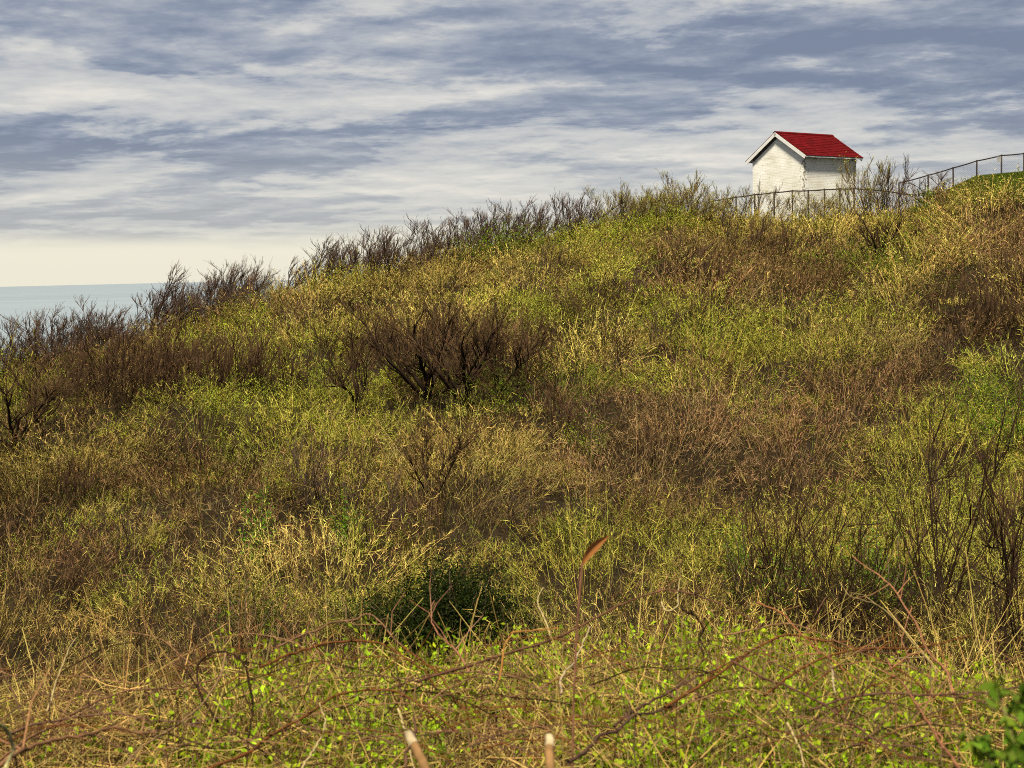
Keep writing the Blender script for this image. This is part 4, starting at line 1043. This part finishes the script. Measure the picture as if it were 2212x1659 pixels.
# ------------------------------------------------------------------ sky and light
SUN_EL, SUN_AZ = R(59), R(193)         # behind the camera, a little to the left (azimuth from +Y, clockwise)
def build_world():
    w = bpy.data.worlds.new('World'); scene.world = w; w.use_nodes = True
    nt = w.node_tree; nt.nodes.clear()
    out = nt.nodes.new('ShaderNodeOutputWorld')
    sky = N(nt, 'ShaderNodeTexSky', sky_type='NISHITA', sun_disc=False, sun_elevation=SUN_EL, sun_rotation=SUN_AZ)
    b1 = N(nt, 'ShaderNodeBackground', Strength=.05); nt.links.new(sky.outputs[0], b1.inputs[0])
    tc = N(nt, 'ShaderNodeTexCoord'); sx = N(nt, 'ShaderNodeSeparateXYZ'); nt.links.new(tc.outputs['Generated'], sx.inputs[0])
    x, y, z = sx.outputs
    zp = math_n(nt, 'MAXIMUM', z, 0.0)
    den = math_n(nt, 'ADD', zp, .11)
    u = math_n(nt, 'DIVIDE', x, den); v = math_n(nt, 'DIVIDE', y, den)
    cv = N(nt, 'ShaderNodeCombineXYZ'); nt.links.new(u, cv.inputs[0]); nt.links.new(v, cv.inputs[1])
    def noise(scale, detail, rough, dist, off):
        mp = N(nt, 'ShaderNodeMapping'); mp.inputs['Location'].default_value = off; mp.inputs['Scale'].default_value = (.85, .95, 1)
        nt.links.new(cv.outputs[0], mp.inputs[0])
        n = N(nt, 'ShaderNodeTexNoise', Scale=scale, Detail=detail, Roughness=rough, Distortion=dist)
        nt.links.new(mp.outputs[0], n.inputs['Vector']); return n.outputs['Fac']
    n1 = noise(.6, 4.0, .5, .1, (3.1, 1.7, 0)); n2 = noise(1.35, 11.0, .62, .12, (7.3, 4.4, 2))
    e1 = noise(1.35, 11.0, .62, .12, (7.3, 4.4 + .14, 2)); n4 = noise(4.2, 7.0, .58, .1, (2.3, 6.4, 9)); e4 = noise(4.2, 7.0, .58, .1, (2.3, 6.4 + .05, 9))
    emb = math_n(nt, 'ADD', math_n(nt, 'MULTIPLY', math_n(nt, 'SUBTRACT', n2, e1), 1.0), math_n(nt, 'MULTIPLY', math_n(nt, 'SUBTRACT', n4, e4), .2))
    dens = math_n(nt, 'ADD', math_n(nt, 'MULTIPLY', n1, .85), .10)
    def sm(x, lo, hi, a=0.0, b_=1.0):
        n = N(nt, 'ShaderNodeMapRange', interpolation_type='SMOOTHSTEP'); nt.links.new(x, n.inputs[0])
        n.inputs[1].default_value = lo; n.inputs[2].default_value = hi; n.inputs[3].default_value = a; n.inputs[4].default_value = b_
        return n.outputs[0]
    # broad bright and dark masses of the cloud deck: (azimuth tangent, elevation, radii, weight)
    az = math_n(nt, 'DIVIDE', x, math_n(nt, 'MAXIMUM', y, .05))
    front = math_n(nt, 'GREATER_THAN', y, .05)
    for px, py, rx, ry, wt in [(960, 190, 330, 62, .22), (1250, 20, 250, 45, .16), (450, 60, 480, 60, -.13), (1250, 118, 330, 34, -.17), (650, 270, 420, 40, -.10), (780, 330, 500, 28, -.08),
                               (1650, 230, 300, 40, .12), (1500, 300, 500, 70, .09), (60, 120, 140, 40, .14), (150, 200, 260, 28, .12), (1900, 60, 350, 50, -.10), (2000, 180, 300, 50, .06), (250, 330, 350, 30, -.07), (1900, 90, 400, 60, .12), (1800, 320, 480, 95, .20), (1300, 380, 450, 60, .10), (900, 410, 500, 30, .12), (1150, 470, 500, 40, .14)]:
        r = ray(px, py); a0 = r[0] / r[1]; e0 = r[2] / np.linalg.norm(r)
        da = math_n(nt, 'MULTIPLY', math_n(nt, 'SUBTRACT', az, a0), F / rx); de = math_n(nt, 'MULTIPLY', math_n(nt, 'SUBTRACT', z, e0), F / ry)
        s = math_n(nt, 'ADD', math_n(nt, 'MULTIPLY', da, da), math_n(nt, 'MULTIPLY', de, de))
        g = math_n(nt, 'MULTIPLY', math_n(nt, 'POWER', 2.718, math_n(nt, 'MULTIPLY', s, -1)), wt * .9)
        dens = math_n(nt, 'ADD', dens, math_n(nt, 'MULTIPLY', g, front))
    # heaps of brighter cloud with defined edges in front of the broad deck
    heap = sm(math_n(nt, 'ADD', n2, math_n(nt, 'MULTIPLY', math_n(nt, 'SUBTRACT', dens, .55), .55)), .47, .553)
    heap2 = sm(math_n(nt, 'ADD', n4, math_n(nt, 'MULTIPLY', math_n(nt, 'SUBTRACT', dens, .55), .35)), .50, .58)
    tot = math_n(nt, 'ADD', math_n(nt, 'MULTIPLY', dens, .72), math_n(nt, 'ADD', math_n(nt, 'MULTIPLY', heap, .145), math_n(nt, 'ADD', math_n(nt, 'MULTIPLY', heap2, .035), math_n(nt, 'MULTIPLY', emb, EMB))))
    cr = ramp(nt, [(.27, (.19, .228, .32)), (.38, (.275, .312, .40)), (.49, (.415, .44, .49)), (.60, (.55, .555, .56)), (.70, (.64, .63, .61)), (.84, (.82, .78, .71))])
    nt.links.new(tot, cr.inputs[0])
    # clear pale yellow strip below the cloud deck
    nz = noise(.35, 6.0, .6, .4, (11, 3, 1))
    lim = math_n(nt, 'ADD', z, math_n(nt, 'MULTIPLY', math_n(nt, 'SUBTRACT', nz, .5), .026))
    hz = N(nt, 'ShaderNodeMapRange', interpolation_type='SMOOTHSTEP'); nt.links.new(lim, hz.inputs[0])
    hz.inputs[1].default_value = .022; hz.inputs[2].default_value = .041
    lowf = N(nt, 'ShaderNodeMapRange', interpolation_type='SMOOTHSTEP'); nt.links.new(z, lowf.inputs[0]); lowf.inputs[1].default_value = .03; lowf.inputs[2].default_value = .11
    low = N(nt, 'ShaderNodeMix', data_type='RGBA'); nt.links.new(math_n(nt, 'ADD', math_n(nt, 'MULTIPLY', lowf.outputs[0], .45), .55), low.inputs[0])
    low.inputs[6].default_value = (.74, .72, .64, 1); nt.links.new(cr.outputs[0], low.inputs[7])
    strip = N(nt, 'ShaderNodeMix', data_type='RGBA'); nt.links.new(hz.outputs[0], strip.inputs[0]); strip.inputs[6].default_value = (.87, .83, .68, 1); nt.links.new(low.outputs[2], strip.inputs[7])
    # an overcast sky is brightest high up
    zen = N(nt, 'ShaderNodeMapRange', interpolation_type='SMOOTHSTEP'); nt.links.new(z, zen.inputs[0]); zen.inputs[1].default_value = .22; zen.inputs[2].default_value = .75; zen.inputs[3].default_value = 1; zen.inputs[4].default_value = 1.25
    b2 = N(nt, 'ShaderNodeBackground'); nt.links.new(strip.outputs[2], b2.inputs[0]); nt.links.new(math_n(nt, 'MULTIPLY', zen.outputs[0], CLOUD), b2.inputs[1])
    mx = N(nt, 'ShaderNodeMixShader'); mx.inputs[0].default_value = .93
    nt.links.new(b1.outputs[0], mx.inputs[1]); nt.links.new(b2.outputs[0], mx.inputs[2]); nt.links.new(mx.outputs[0], out.inputs[0])
CLOUD = .46; EMB = 1.15
build_world()
sd = bpy.data.lights.new('sun', 'SUN'); sd.energy = 4.9; sd.angle = R(10); sd.color = (1, .92, .76)
so = bpy.data.objects.new('sun', sd); COL.objects.link(so)
dirv = Vector((math.sin(SUN_AZ) * math.cos(SUN_EL), math.cos(SUN_AZ) * math.cos(SUN_EL), math.sin(SUN_EL)))
so.rotation_euler = dirv.to_track_quat('Z', 'Y').to_euler()

vs = scene.view_settings
scene.display_settings.display_device = 'sRGB'
vs.view_transform = 'Standard'; vs.look = 'None'; vs.exposure = 1.15; vs.gamma = 1; vs.use_curve_mapping = False
scene.cycles.filter_width = 1.0; scene.cycles.max_bounces = 6; scene.cycles.diffuse_bounces = 2; scene.cycles.transmission_bounces = 3
scene.cycles.use_denoising = False
